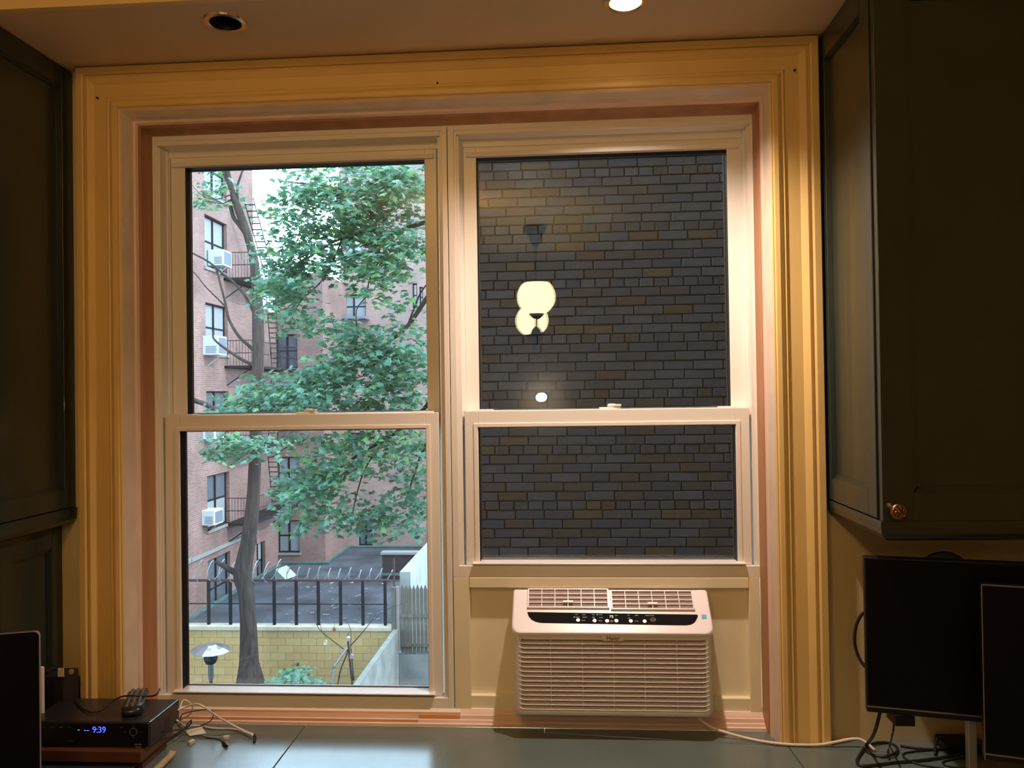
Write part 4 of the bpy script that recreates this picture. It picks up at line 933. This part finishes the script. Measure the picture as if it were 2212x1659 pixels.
# ---- fire escapes
FE = mat('black_fire_escape_iron', (.035, .036, .045), .6)
def fire_escape(label, zf, ladder=None, y0=None, y1=None):
    y0 = y0 if y0 else onX(484, 700, XL).y; y1 = y1 if y1 else YE - .35; wd = 1.05; xo = XL + wd
    t = thing('fire_escape', label, 'fire escape', (XL + wd / 2, (y0 + y1) / 2, zf), group=None)
    m = MB(); m.box(XL, xo, y0, y0 + .05, zf - .10, zf); m.box(XL, xo, y1 - .05, y1, zf - .10, zf); m.box(xo - .05, xo, y0, y1, zf - .10, zf); m.box(XL + .01, XL + .06, y0, y1, zf - .10, zf); m.build('platform_frame', FE, t)
    sm = MB().box(0, .045, y0 + .05, y1 - .05, -.03, 0).mesh('grate_bar', FE)
    for k in range(11): link('grate_bar', sm, t, M=Matrix.Translation((XL + .06 + k * .086, 0, zf)))
    rl = MB(); hh = .95
    for z in (zf + hh, zf + hh * .5): rl.tube([(XL, y0, z), (xo, y0, z), (xo, y1, z), (XL, y1, z)], .016, 5)
    rl.build('handrail', FE, t)
    bm_ = MB().tube([(0, 0, 0), (0, 0, hh)], .009, 4).mesh('baluster', FE)
    n_ = int((y1 - y0) / .17)
    for k in range(n_ + 1): link('baluster', bm_, t, M=Matrix.Translation((xo, y0 + (y1 - y0) * k / n_, zf)))
    for k in range(1, 9): link('baluster', bm_, t, M=Matrix.Translation((XL + wd * k / 9, y0, zf)))
    br = MB()
    for y in (y0 + .2, y1 - .2): br.tube([(XL, y, zf - .75), (xo - .1, y, zf - .1)], .022, 5)
    br.build('bracket', FE, t)
    if ladder:
        ya, yb_ = ladder; zt_ = zf + 3.1; la = MB()
        for x in (XL + .62, XL + 1.0): la.tube([(x, ya, zf), (x, yb_, zt_)], .02, 4)
        la = la.build('ladder', FE, t)
        rg = MB().box(XL + .62, XL + 1.0, -.08, .08, -.012, .012).mesh('ladder_step', FE)
        for k in range(1, 15): f_ = k / 15; link('ladder_step', rg, la, M=Matrix.Translation((0, ya + (yb_ - ya) * f_, zf + 3.1 * f_)))
    return t
zf = [onX(530, y, XL + .5).z for y in (606, 791, 965, 1125)]
fire_escape('black iron fire escape landing by the topmost window', zf[0], (30.4, 27.9))
fire_escape('black iron fire escape landing by the window with the widest air conditioner', zf[1], (30.7, 30.1))
fire_escape('black iron fire escape landing half hidden by the low maple leaves', zf[2], (30.2, 30.7))
fire_escape('lowest black iron fire escape landing above the razor wire', zf[3], (30.6, 30.0))
# ---- window air conditioners of the left building
EAC = mat('far_white_enamel', (.95, .99, 1.0), .5); EGR = mat('far_grille', (.26, .30, .35), .7)
def far_ac(label, px0, px1, py0, py1, out=.45):
    ya, yb_ = onX(px0, py0, XL + .2).y, onX(px1, py0, XL + .2).y; zt_, zb2 = onX(px0, py0, XL + .3).z, onX(px0, py1, XL + .3).z
    w_ = max(.45, min(.75, yb_ - ya)); yb_ = ya + w_
    t = thing('window_air_conditioner', label, 'air conditioner', (XL + .1, (ya + yb_) / 2, zb2), 'window air conditioners on the brick house')
    MB().box(XL - .15, XL + out, ya, yb_, zb2, zt_).build('casing', EAC, t, bev=.02)
    MB().box(XL + out - .002, XL + out + .006, ya + .06, yb_ - .06, zb2 + .06, zt_ - .06).build('rear_grille', EGR, t)
    g = MB(); 
    for k in range(5): g.box(XL + .10, XL + out - .06, ya - .006, ya + .002, zb2 + .07 + k * .055, zb2 + .095 + k * .055)
    g.build('side_louvres', EGR, t)
    MB().tube([(XL, (ya + yb_) / 2, zb2 - .35), (XL + out - .05, (ya + yb_) / 2, zb2)], .015, 4).build('support_strut', EAC, t)
far_ac('white air conditioner in the topmost brick house window beside the bare branch', 468, 492, 536, 571)
far_ac('wide white air conditioner jutting from the second window under the fork', 450, 482, 724, 766, .55)
far_ac('white air conditioner just under the window meeting rail on the brick house', 450, 474, 925, 950)
far_ac('white air conditioner in the lowest brick house window, above the ledge', 448, 474, 1105, 1138)

# ---- yellow block wall and its surroundings
YEL = [mat('yellow_block_%d' % i, c, .85, vary=.07, scale=3, bump=.15, bscale=14) for i, c in enumerate(((.78, .52, .23), (.74, .49, .215), (.80, .55, .26)))]
YY = 18.0
zyt = onY(640, 1362, YY).z; xyr = onY(851, 1362, YY).x
yw = thing('yellow_block_wall', 'yellow painted block wall behind the tree trunk', 'wall', (-8, YY, ZG))
MB().box(-12.88, xyr, YY + .012, YY + .22, ZG, zyt).build('mortar_core', mat('yellow_joint', (.55, .36, .16), .9), yw)
nr = int(round((zyt - ZG) / .2)); rh = (zyt - ZG) / nr
bmz = {(i, h): MB().box(.004, (.4 if h == 0 else .2) - .004, 0, .05, .004, rh - .004).mesh('block', YEL[i]) for i in range(3) for h in (0, 1)}
for r in range(nr):
    x = xyr - (0 if r % 2 == 0 else .2)
    if r % 2: link('block', bmz[(RND.randrange(3), 1)], yw, M=Matrix.Translation((xyr - .2, YY + RND.uniform(-.002, .002), ZG + r * rh)))
    k = 0
    while x - .4 > -12.88 and k < 32:
        x -= .4; k += 1; link('block', bmz[(RND.randrange(3), 0)], yw, M=Matrix.Translation((x, YY + RND.uniform(-.002, .002), ZG + r * rh)))
MB().box(-12.88, xyr + .03, YY - .05, YY + .27, zyt, zyt + .11).build('coping', mat('pale_coping', (.80, .68, .52), .85, vary=.12, scale=3), yw, bev=.015)
# pale rendered wall coming towards us
RENDER = mat('pale_render', (.36, .36, .33), .85, vary=.25, scale=2.2, bump=.25, bscale=10)
MB().box(xyr, xyr + .12, 6.0, YY - .02, ZG, zyt + .06).build('rendered_wall', RENDER)
tag(bpy.data.objects['rendered_wall'], 'pale rendered garden wall running from the yellow wall towards the house', 'wall')
zgf = onY(890, 1410, YY).z
tag(MB().box(xyr + .13, 3, YY - .02, YY + .2, ZG, zgf).build('retaining_wall', STONE), 'grey retaining wall under the picket fence', 'wall')
# picket fence
PK = mat('weathered_picket', (.21, .18, .15), .85, vary=.3, scale=8, stretch=(3, 3, .4), bump=.3)
pfz1 = onY(890, 1262, YY).z
pf = thing('picket_fence', 'weathered pointed picket fence on the grey wall', 'fence', (xyr + 1, YY - .05, zgf))
pw = .088
pm_ = MB().prism([(0, 0, 0), (pw, 0, 0), (pw, 0, pfz1 - zgf - .12), (pw / 2, 0, pfz1 - zgf), (0, 0, pfz1 - zgf - .12)], (0, .02, 0)).mesh('picket', PK)
xs0 = onY(866, 1300, YY).x
for k in range(26): link('picket', pm_, pf, M=Matrix.Translation((xs0 + k * .098, YY - .035 + RND.uniform(-.004, .004), zgf + RND.uniform(-.02, .02))))
for py in (1329, 1392):
    z = onY(890, py, YY).z; MB().box(xs0, xs0 + 2.6, YY - .065, YY - .037, z - .045, z + .045).build('fence_rail', PK, pf)
a = onY(846, 1300, YY).x
MB().box(a, a + .12, YY - .06, YY + .04, zgf, onY(850, 1268, YY).z).build('post', PK, pf); MB().box(a + .13, a + .19, YY - .07, YY + .02, zgf, onY(850, 1268, YY).z + .02).build('post', mat('pale_post', (.36, .33, .29), .8), pf)
# white wall beyond the fence
xww = onY(853, 1262, YY).x
tag(MB().box(xww + .02, xww + .3, YY + .5, 26, ZG, onY(853, 1245, YY).z).build('whitewashed_wall', mat('whitewash', (.50, .51, .48), .85, vary=.2, scale=1.5)), 'sunlit whitewashed wall rising behind the picket fence', 'wall')
# iron fence on the yellow wall
fe = thing('iron_fence', 'black iron fence with wire mesh on top of the yellow wall', 'fence', (-8, YY + .15, zyt + .11))
zr = onY(700, 1254, YY + .12).z; zc_ = zyt + .11; zm_ = onY(700, 1305, YY + .12).z
IRN = mat('black_iron', (.020, .020, .024), .55); RUST = mat('rusty_rail', (.16, .07, .06), .7)
pm2 = MB().box(-.034, .034, YY + .09, YY + .15, zc_ - .02, zr).mesh('fence_post', IRN)
xp0 = onY(545, 1300, YY + .12).x; xp1 = onY(832, 1300, YY + .12).x; stp = (xp1 - xp0) / 6
for k in [q for q in range(-8, 7) if xp0 + q * stp > -12.7]: link('fence_post', pm2, fe, M=Matrix.Translation((xp0 + k * stp, 0, 0)))
MB().box(-12.7, xp1 + .12, YY + .095, YY + .145, zr - .03, zr + .03).build('top_rail', RUST, fe)
MB().box(-12.7, xp1 + .05, YY + .11, YY + .135, zm_ - .012, zm_ + .012).build('middle_rail', IRN, fe)
MB().box(onY(849, 1250, YY).x - .02, onY(849, 1250, YY).x + .02, YY + .10, YY + .14, zc_, zr + .55).build('end_post', RUST, fe)
ms = MB(); x = -12.65; hh = zr - zc_
while x < xp1:
    for s in (-1, 1):
        xa, xb = (x, x + hh) if s > 0 else (x + hh, x)
        if max(xa, xb) < xp1 + .3: ms.tube([(xa, YY + .12, zc_), (xb, YY + .12, zr)], .0022, 3)
    x += .075
ms = ms.build('wire_mesh', mat('galvanised_wire', (.18, .18, .20), .5, metal=.5), fe, fix=False); ms['kind'] = 'stuff'
# razor wire along the fence
RZ = mat('razor_wire_steel', (.55, .57, .60), .4, metal=.5)
def coil(label, xa, xb, yc, zc, r, pit_):
    n_ = int((xb - xa) / pit_ * 18); pts = []
    for k in range(n_ + 1):
        t_ = 2 * pi * k / 18; rr_ = r * (1 + .12 * sin(k * .37))
        pts.append((xa + (xb - xa) * k / n_ + rr_ * .42 * sin(t_ + .5), yc + rr_ * .6 * cos(t_), zc + rr_ * sin(t_) + .03 * sin(k * .13)))
    tag(MB().tube(pts, .011, 4).build('razor_wire', RZ), label, 'razor wire')
xa = onY(405, 1230, YY + .12).x; xm = onY(610, 1230, YY + .12).x
coil('wide razor wire coil beside the trunk on the iron fence', max(xa - 1, -12.4), xm, YY + .12, zr + .26, .27, .30)
coil('low razor wire coil along the iron fence before the tarred yard', xm, xp1 + .15, YY + .25, zr + .11, .18, .27)
# brick parapet and debris box in the yard
pyd = onZ(865, 1250, ZG).y
pb_ = thing('yard_parapet', 'dark brick parapet with green metal skirting in the yard', 'wall', (onY(865, 1220, pyd).x, pyd, ZG))
xa, xb = onY(826, 1220, pyd).x, onY(960, 1220, pyd).x
MB().box(xa, xb, pyd, pyd + .35, ZG, onY(865, 1198, pyd).z).box(xb - .35, xb, pyd + .35, YFAR - .2, ZG, onY(865, 1198, pyd).z).build('parapet_wall', brick_mat('dark_parapet_brick', (.15, .10, .10), (.11, .08, .085), (.13, .12, .12), (0, 2)), pb_)
MB().box(xa - .06, xb, pyd - .06, pyd + .4, onY(865, 1198, pyd).z, onY(865, 1193, pyd).z).build('parapet_cap', SILL, pb_)
MB().box(xa - .02, xb, pyd - .03, pyd, onY(865, 1243, pyd).z, onY(865, 1238, pyd).z).build('copper_kerb', COPPER, pb_)
vp = onZ(603, 1252, ZG)
vh = thing('vent_hood', 'pale green sheet metal hood on the tarred yard', 'vent', (vp.x, vp.y, ZG))
MB().prism([(vp.x - .15, vp.y, ZG + .03), (vp.x + .34, vp.y - .2, ZG + .03), (vp.x + .34, vp.y - .2, ZG + .06), (vp.x - .15, vp.y, ZG + .42)], (.2, .75, 0)).build('hood_sheet', mat('pale_green_metal', (.60, .78, .68), .5), vh)
MB().box(vp.x - .1, vp.x + .3, vp.y + .05, vp.y + .5, ZG - .02, ZG + .06).build('hood_base', mat('balcony_grey', (.30, .30, .36), .7), vh)
RBm = mat('yard_litter', (.50, .50, .50), .9)
lt = MB()
for k in range(60):
    c_ = onZ(RND.uniform(610, 840), RND.uniform(1265, 1345), ZG); s_ = RND.uniform(.02, .07)
    lt.obox((c_.x, c_.y, ZG), V((s_, 0, .01)), V((0, s_ * .6, 0)), V((0, 0, .015)))
lt = lt.build('litter', RBm); tag(lt, 'scattered pale litter and leaves on the tarred yard', 'litter', kind='stuff')

# ---- patio heater
hp = onY(455, 1402, 14.5)
STEEL = mat('brushed_steel', (.75, .77, .80), .28, metal=.9)
ph = thing('patio_heater', 'patio heater with a round steel reflector by the yellow wall', 'heater', (hp.x, hp.y, ZG))
zt_ = hp.z
n_ = 12
MB().lathe([(0, .10), (.10, .10), (.14, .075), (.27, .045), (.41, -.02), (.405, -.028), (.26, .035), (.13, .06), (0, .08)], (hp.x, hp.y, zt_), (.06, -.02, 1), n_).build('reflector', STEEL, ph)
MB().lathe([(0, .06), (.13, .05), (.14, -.05), (.10, -.14), (.04, -.16), (0, -.16)], (hp.x, hp.y, zt_ - .16), n=20).build('burner', mat('burner_black', (.03, .03, .035), .5), ph, smooth=False)
MB().lathe([(.05, 0), (.055, -.02), (.055, -.30), (.03, -.36), (0, -.36)], (hp.x, hp.y, zt_ - .31), n=14).build('control_collar', mat('heater_grey', (.16, .17, .17), .45, metal=.4), ph)
MB().tube([(hp.x, hp.y, zt_ - .6), (hp.x, hp.y, ZG + .75)], .035, 10).build('post', mat('post_black', (.03, .035, .035), .4), ph)
MB().lathe([(0, .8), (.20, .78), (.24, .70), (.25, .02), (.26, 0), (0, 0)], (hp.x, hp.y, ZG), n=24).build('tank_cover', STEEL, ph)

# ---- trees
BARK = mat('grey_bark', (.085, .062, .054), .9, vary=.4, scale=6, stretch=(3, 3, .5), bump=.7, bscale=10)
def leafmat(name, c, t):
    m = mat(name, c, .5, spec=.35, vary=.22, scale=2.2); nt = m.node_tree; b = nt.nodes['Principled BSDF']; out = nt.nodes['Material Output']
    tr = nt.nodes.new('ShaderNodeBsdfTranslucent'); tr.inputs[0].default_value = (*dim(t), 1); mx = nt.nodes.new('ShaderNodeMixShader'); mx.inputs[0].default_value = .32
    nt.links.new(b.outputs[0], mx.inputs[1]); nt.links.new(tr.outputs[0], mx.inputs[2]); nt.links.new(mx.outputs[0], out.inputs[0]); return m
LEAF = [leafmat('maple_leaf_deep', (.095, .255, .165), (.16, .42, .20)), leafmat('maple_leaf_mid', (.165, .38, .25), (.25, .56, .26)), leafmat('maple_leaf_fresh', (.20, .42, .16), (.36, .66, .16))]
LO = [(-.12, -.02), (-.55, -.10), (-.42, .18), (-.92, .42), (-.45, .50), (-.40, .78), (-.16, .70), (0, 1.2), (.16, .70), (.40, .78), (.45, .50), (.92, .42), (.42, .18), (.55, -.10), (.12, -.02)]
LV = [(0, .28, .06)] + [(x, y, -.16 * (x * x + (y - .3) ** 2)) for x, y in LO]
LF = [(0, i, i + 1) for i in range(1, len(LO))] + [(0, len(LO), 1)]
lm = [MB().add(LV, LF).mesh('leaf', L, fix=False) for L in LEAF]
def leaf_matrix(p, s, out_dir):
    """leaf blade: tip hangs outwards and down, face turned to the sky"""
    tip = V((out_dir.x + RND.gauss(0, .5), out_dir.y + RND.gauss(0, .5), -.35 + RND.gauss(0, .35))).normalized()
    nn = V((RND.gauss(0, .45), RND.gauss(-.25, .45), 1)).normalized(); xx = tip.cross(nn).normalized(); nn = xx.cross(tip)
    return Matrix(((xx.x * s, tip.x * s, nn.x * s, p.x), (xx.y * s, tip.y * s, nn.y * s, p.y), (xx.z * s, tip.z * s, nn.z * s, p.z), (0, 0, 0, 1)))
def leaf_cloud(clusters, size, layers=True):
    out = []
    for cx, cy, rx, ry, dep, ns, mix in clusters:
        for _ in range(ns):
            while True:
                a, b = RND.uniform(-1, 1), RND.uniform(-1, 1)
                if a * a + b * b < 1: break
            dd = dep + RND.gauss(0, .55); c = onY(cx + a * rx, cy + b * ry, dd)
            R_ = RND.uniform(.22, .50); tilt = V((RND.gauss(0, .25), RND.gauss(0, .25), 1))
            for _k in range(RND.randint(13, 20)):
                th = RND.uniform(0, 2 * pi); q = R_ * math.sqrt(RND.random()); o = V((cos(th) * q, sin(th) * q, 0)); o.z = -(o.x * tilt.x + o.y * tilt.y) - .35 * q * q / R_ + RND.gauss(0, .03)
                r_ = RND.random(); ci = 2 if r_ < mix else (0 if r_ < mix + .42 else 1)
                out.append((leaf_matrix(c + o, size * RND.uniform(.65, 1.25), V((cos(th), sin(th), 0))), ci))
    return out
def plant_leaves(root, leaves, npart=300):
    def score(L):
        q = proj(L[0].translation); return q[2] if (400 < q[0] < 925 and 350 < q[1] < 1485) else 1e6
    leaves.sort(key=score)
    for M, ci in leaves[:npart]: link('leaf', lm[ci], root, M=M)
    if len(leaves) > npart:
        f = MB()
        for M, ci in leaves[npart:]:
            f.mi = ci; f.add([M @ V(v) for v in LV], LF)
        f.build('foliage', LEAF, root, fix=False)['kind'] = 'stuff'
YT = 16.6
# trunk tree
def tp(px, py, y=YT): return onY(px, py, y)
tr = thing('courtyard_tree', 'tall forked tree with a bare grey trunk before the yellow wall', 'tree', (tp(545, 1480).x, YT, ZG))
pxw = lambda w: w / 2 / F * (YT + 2)
b0 = tp(543, 1480); b0.z = ZG
path = [b0 - V((0, 0, .15)), tp(541, 1485), tp(538, 1430), tp(537, 1360), tp(532, 1280), tp(524, 1240), tp(538, 1160), tp(548, 1060), tp(553, 930), tp(556, 830), tp(558, 740), tp(556, 650), tp(552, 590), tp(545, 545), tp(532, 500), tp(516, 455), tp(503, 420)]
wid = [110, 66, 42, 36, 34, 40, 32, 28, 26, 26, 26, 24, 21, 19, 18, 19, 14]
MB().tube(smooth_path(path, 4), [pxw(w) for w in [wid[min(i // 4, 16)] + (wid[min(i // 4 + 1, 16)] - wid[min(i // 4, 16)]) * (i % 4) / 4 for i in range(4 * 16 + 1)]], 12).build('trunk', BARK, tr, smooth=True)
def limb(pts, w0, w1, nm='branch', y=YT, root=tr, yend=None):
    n_ = len(pts); P_ = smooth_path([onY(px, py, y + (0 if yend is None else (yend - y) * i / (n_ - 1))) for i, (px, py) in enumerate(pts)], 4); N = len(P_)
    return MB().tube(P_, [pxw(w0 + (w1 - w0) * i / (N - 1)) for i in range(N)], 7).build(nm, BARK, root, smooth=True)
limb([(507, 430), (498, 405), (490, 385), (478, 355), (470, 320)], 11, 8)
limb([(514, 450), (505, 420), (497, 395), (492, 370), (488, 340)], 13, 10)
limb([(516, 452), (513, 405), (520, 380), (528, 355)], 6, 4)
limb([(540, 520), (520, 490), (505, 470), (498, 445)], 10, 9)
limb([(522, 1245), (505, 1235), (488, 1225), (466, 1213)], 17, 9)
limb([(556, 765), (536, 745), (515, 725), (495, 690), (487, 655), (478, 620), (470, 590), (466, 575)], 8, 4)
limb([(556, 690), (530, 640), (505, 610), (480, 590), (450, 565), (408, 543)], 7, 3.5)
limb([(487, 662), (470, 645), (445, 620), (425, 595), (408, 578)], 4, 2)
limb([(550, 790), (520, 775), (490, 755), (470, 740), (460, 728), (462, 715)], 8, 3)
limb([(560, 905), (520, 895), (470, 885), (440, 872), (412, 862), (380, 848)], 10, 11, yend=YT - 1)
limb([(556, 930), (540, 945), (510, 955), (480, 965)], 6, 2)
limb([(500, 420), (470, 430), (440, 425), (415, 400)], 3, 1)
limb([(500, 430), (480, 440), (450, 435), (420, 445)], 3, 1)
plant_leaves(tr, leaf_cloud([(500, 958, 62, 32, YT - .8, 26, .15), (470, 400, 38, 35, YT, 7, .3), (440, 430, 25, 15, YT, 3, .3), (590, 955, 25, 18, YT - .5, 6, .2)], .105), 120)
# maple whose trunk stands behind the window mullion
YM_ = 11.5
mt_ = thing('maple_tree', 'leafy maple spreading green branches across the tall window', 'tree', (onY(985, 900, YM_).x, YM_ + .3, ZG))
pm0 = onY(988, 900, YM_)
MB().tube(smooth_path([(pm0.x, YM_ + .3, ZG - .1), (pm0.x, YM_ + .3, -2), (pm0.x + .05, YM_ + .2, 2), (pm0.x - .02, YM_ + .1, 6), (pm0.x, YM_, 9)], 5), .16, 10).build('trunk', BARK, mt_, smooth=True)
def mlimb(pts, w0, w1, ya=YM_ + .2, yb_=YM_): return limb(pts, w0, w1, 'branch', ya, mt_, yb_)
mlimb([(985, 560), (925, 640), (880, 705), (830, 745), (760, 790), (690, 830), (600, 860)], 9, 2)
mlimb([(985, 470), (920, 480), (860, 500), (800, 525), (740, 515), (660, 560), (600, 600)], 9, 2)
mlimb([(985, 420), (920, 410), (850, 405), (760, 410), (680, 400), (600, 390)], 8, 2)
mlimb([(860, 500), (830, 545), (800, 600), (790, 640), (770, 670), (772, 720)], 3, 1.4)
mlimb([(740, 515), (700, 600), (650, 650), (630, 690)], 3, 1.4)
mlimb([(985, 800), (900, 900), (830, 950), (770, 985), (700, 1040), (640, 1090)], 8, 2)
mlimb([(985, 860), (920, 960), (890, 1040), (870, 1100)], 6, 2)
mlimb([(830, 950), (790, 1010), (770, 1070), (760, 1120)], 3, 1.5)
mlimb([(880, 705), (905, 640), (925, 610)], 3, 2)
CL = [(760, 385, 150, 42, YM_, 46, .15), (690, 450, 110, 52, YM_, 42, .12), (840, 460, 80, 95, YM_, 46, .22), (640, 540, 70, 75, YM_, 34, .12), (735, 530, 90, 60, YM_, 30, .15),
      (625, 640, 60, 48, YM_, 20, .15), (660, 690, 38, 22, YM_, 7, .3), (810, 590, 60, 55, YM_, 24, .45), (870, 385, 50, 40, YM_, 16, .2), (790, 480, 60, 50, YM_, 16, .2), (605, 600, 35, 45, YM_, 11, .1), (865, 550, 50, 40, YM_, 12, .3),
      (870, 655, 28, 8, YM_, 2, .1), (885, 700, 30, 14, YM_, 4, .2), (760, 705, 40, 14, YM_, 6, .1),
      (815, 745, 90, 42, YM_ - .3, 34, .08), (865, 810, 62, 62, YM_ - .3, 34, .08), (760, 810, 100, 52, YM_ - .3, 40, .1), (680, 830, 85, 40, YM_ - .3, 28, .08), (600, 845, 75, 32, YM_ - .3, 24, .08), (525, 872, 48, 20, YM_ - .3, 12, .1), (700, 880, 220, 22, YM_ - .3, 30, .1),
      (800, 950, 95, 32, YM_, 24, .45), (735, 1000, 95, 38, YM_, 26, .3), (690, 1050, 80, 40, YM_, 24, .15), (650, 1030, 55, 40, YM_, 14, .1), (770, 1095, 70, 40, YM_, 22, .1), (690, 1110, 70, 28, YM_, 12, .1), (625, 1085, 38, 32, YM_, 9, .1), (660, 945, 40, 14, YM_, 5, .2), (715, 960, 30, 25, YM_, 6, .25),
      (895, 955, 30, 35, YM_, 12, .2), (905, 1010, 22, 35, YM_, 9, .1), (880, 1065, 30, 35, YM_, 12, .05), (905, 1110, 22, 35, YM_, 9, .05), (840, 1130, 30, 22, YM_, 5, .05)]
plant_leaves(mt_, leaf_cloud([(a, b, c, d, e, int(n * (1.3 if b < 900 else .95)), m) for a, b, c, d, e, n, m in CL], .092), 300)
# shrub by the yellow wall
ysb = 15.4
sb = thing('green_shrub', 'low leafy green shrub in front of the yellow wall', 'shrub', (onY(635, 1480, ysb).x, ysb, ZG))
sbp = onY(635, 1480, ysb)
for k in range(6): MB().tube(smooth_path([(sbp.x + RND.uniform(-.05, .05), ysb, ZG), (sbp.x + RND.uniform(-.2, .2), ysb + RND.uniform(-.2, .2), (ZG + sbp.z) / 2), (sbp.x + RND.uniform(-.35, .35), ysb + RND.uniform(-.3, .3), sbp.z + .2)], 4), .012, 5).build('stem', BARK, sb, smooth=True)
plant_leaves(sb, leaf_cloud([(635, 1464, 30, 22, ysb, 34, .05), (632, 1495, 42, 26, ysb, 34, .05)], .080), 150)
# bare sapling with little hanging ornaments and a leaning pole
ysp = 14.6
sg = thing('bare_sapling', 'bare many-stemmed sapling beside the pale rendered wall', 'sapling', (onY(755, 1480, ysp).x, ysp, ZG))
def twig(pts, w0, w1, mt=BARK, nm='branch', r=sg):
    P_ = smooth_path([onY(x, y, ysp) for x, y in pts], 4); N = len(P_); return MB().tube(P_, [w / 2 / F * (ysp + 2) for w in [w0 + (w1 - w0) * i / (N - 1) for i in range(N)]], 6).build(nm, mt, r, smooth=True)
bs = onY(762, 1500, ysp)
MB().tube([onY(760, 1490, ysp), (bs.x, ysp, ZG - .05)], .03, 7).build('stem', BARK, sg)
twig([(762, 1490), (756, 1430), (752, 1385), (752, 1370)], 5, 3); twig([(728, 1490), (735, 1450), (750, 1410), (753, 1385)], 3, 3); twig([(764, 1470), (760, 1420), (757, 1395)], 4, 2)
twig([(757, 1395), (775, 1375), (800, 1345), (812, 1325)], 3, 1); twig([(742, 1402), (720, 1385), (695, 1365), (683, 1347), (678, 1325)], 2.2, 1); twig([(695, 1365), (690, 1330), (695, 1300)], 1.2, .6)
twig([(757, 1395), (758, 1365), (750, 1345), (735, 1335), (715, 1335)], 1.6, .7); twig([(800, 1345), (830, 1320), (880, 1300)], 1.2, .5); twig([(800, 1345), (770, 1310), (745, 1290)], .9, .5)
lp_ = thing('leaning_pole', 'grey bent pole leaning among the sapling stems', 'pole', (onY(720, 1490, ysp).x, ysp - .1, ZG))
q0, q1, q2 = onY(718, 1490, ysp - .1), onY(721, 1441, ysp - .1), onY(750, 1400, ysp - .1)
MB().tube([(q0.x, q0.y, ZG), q0, q1, q2], .024, 7).build('pole_tube', mat('galvanised_pole', (.45, .45, .48), .45, metal=.4), lp_, smooth=False)
MB().lathe([(.03, -.03), (.034, 0), (.03, .03), (0, .03)], q1, n=10).build('joint', mat('joint_grey', (.22, .22, .24), .5), lp_)
for px_, py_, c_, lab_, top_ in ((703, 1389, (.75, .72, .68), 'white and yellow ornament hanging in the bare sapling', (.7, .6, .1)), (752, 1381, (.55, .38, .50), 'white and pink ornament at the top of the sapling stems', (.85, .85, .85)), (722, 1360, (.6, .10, .04), 'small red and green ornament on a sapling twig', (.1, .5, .2)), (759, 1419, (.50, .32, .48), 'pink ornament low on the sapling stems', (.5, .3, .45))):
    c = onY(px_, py_, ysp - .05); t = thing('ornament', lab_, 'ornament', tuple(c))
    nm_ = 'ornament_%d' % px_
    MB().obox(c, V((.032, .01, .006)), V((-.01, .025, 0)), V((0, 0, .034))).build('ornament_body', mat(nm_, c_, .6), t, bev=.006)
    MB().prism([c + V((-.04, -.03, .034)), c + V((.04, -.03, .034)), c + V((0, -.03, .07))], (0, .06, 0)).build('ornament_top', mat(nm_ + 't', top_, .6), t)
    MB().tube([c + V((0, 0, .06)), c + V((0, .03, .14))], .003, 4).build('hanger', BARK, t)
for r_ in ROOTS:
    if '_w' in r_: del r_['_w']
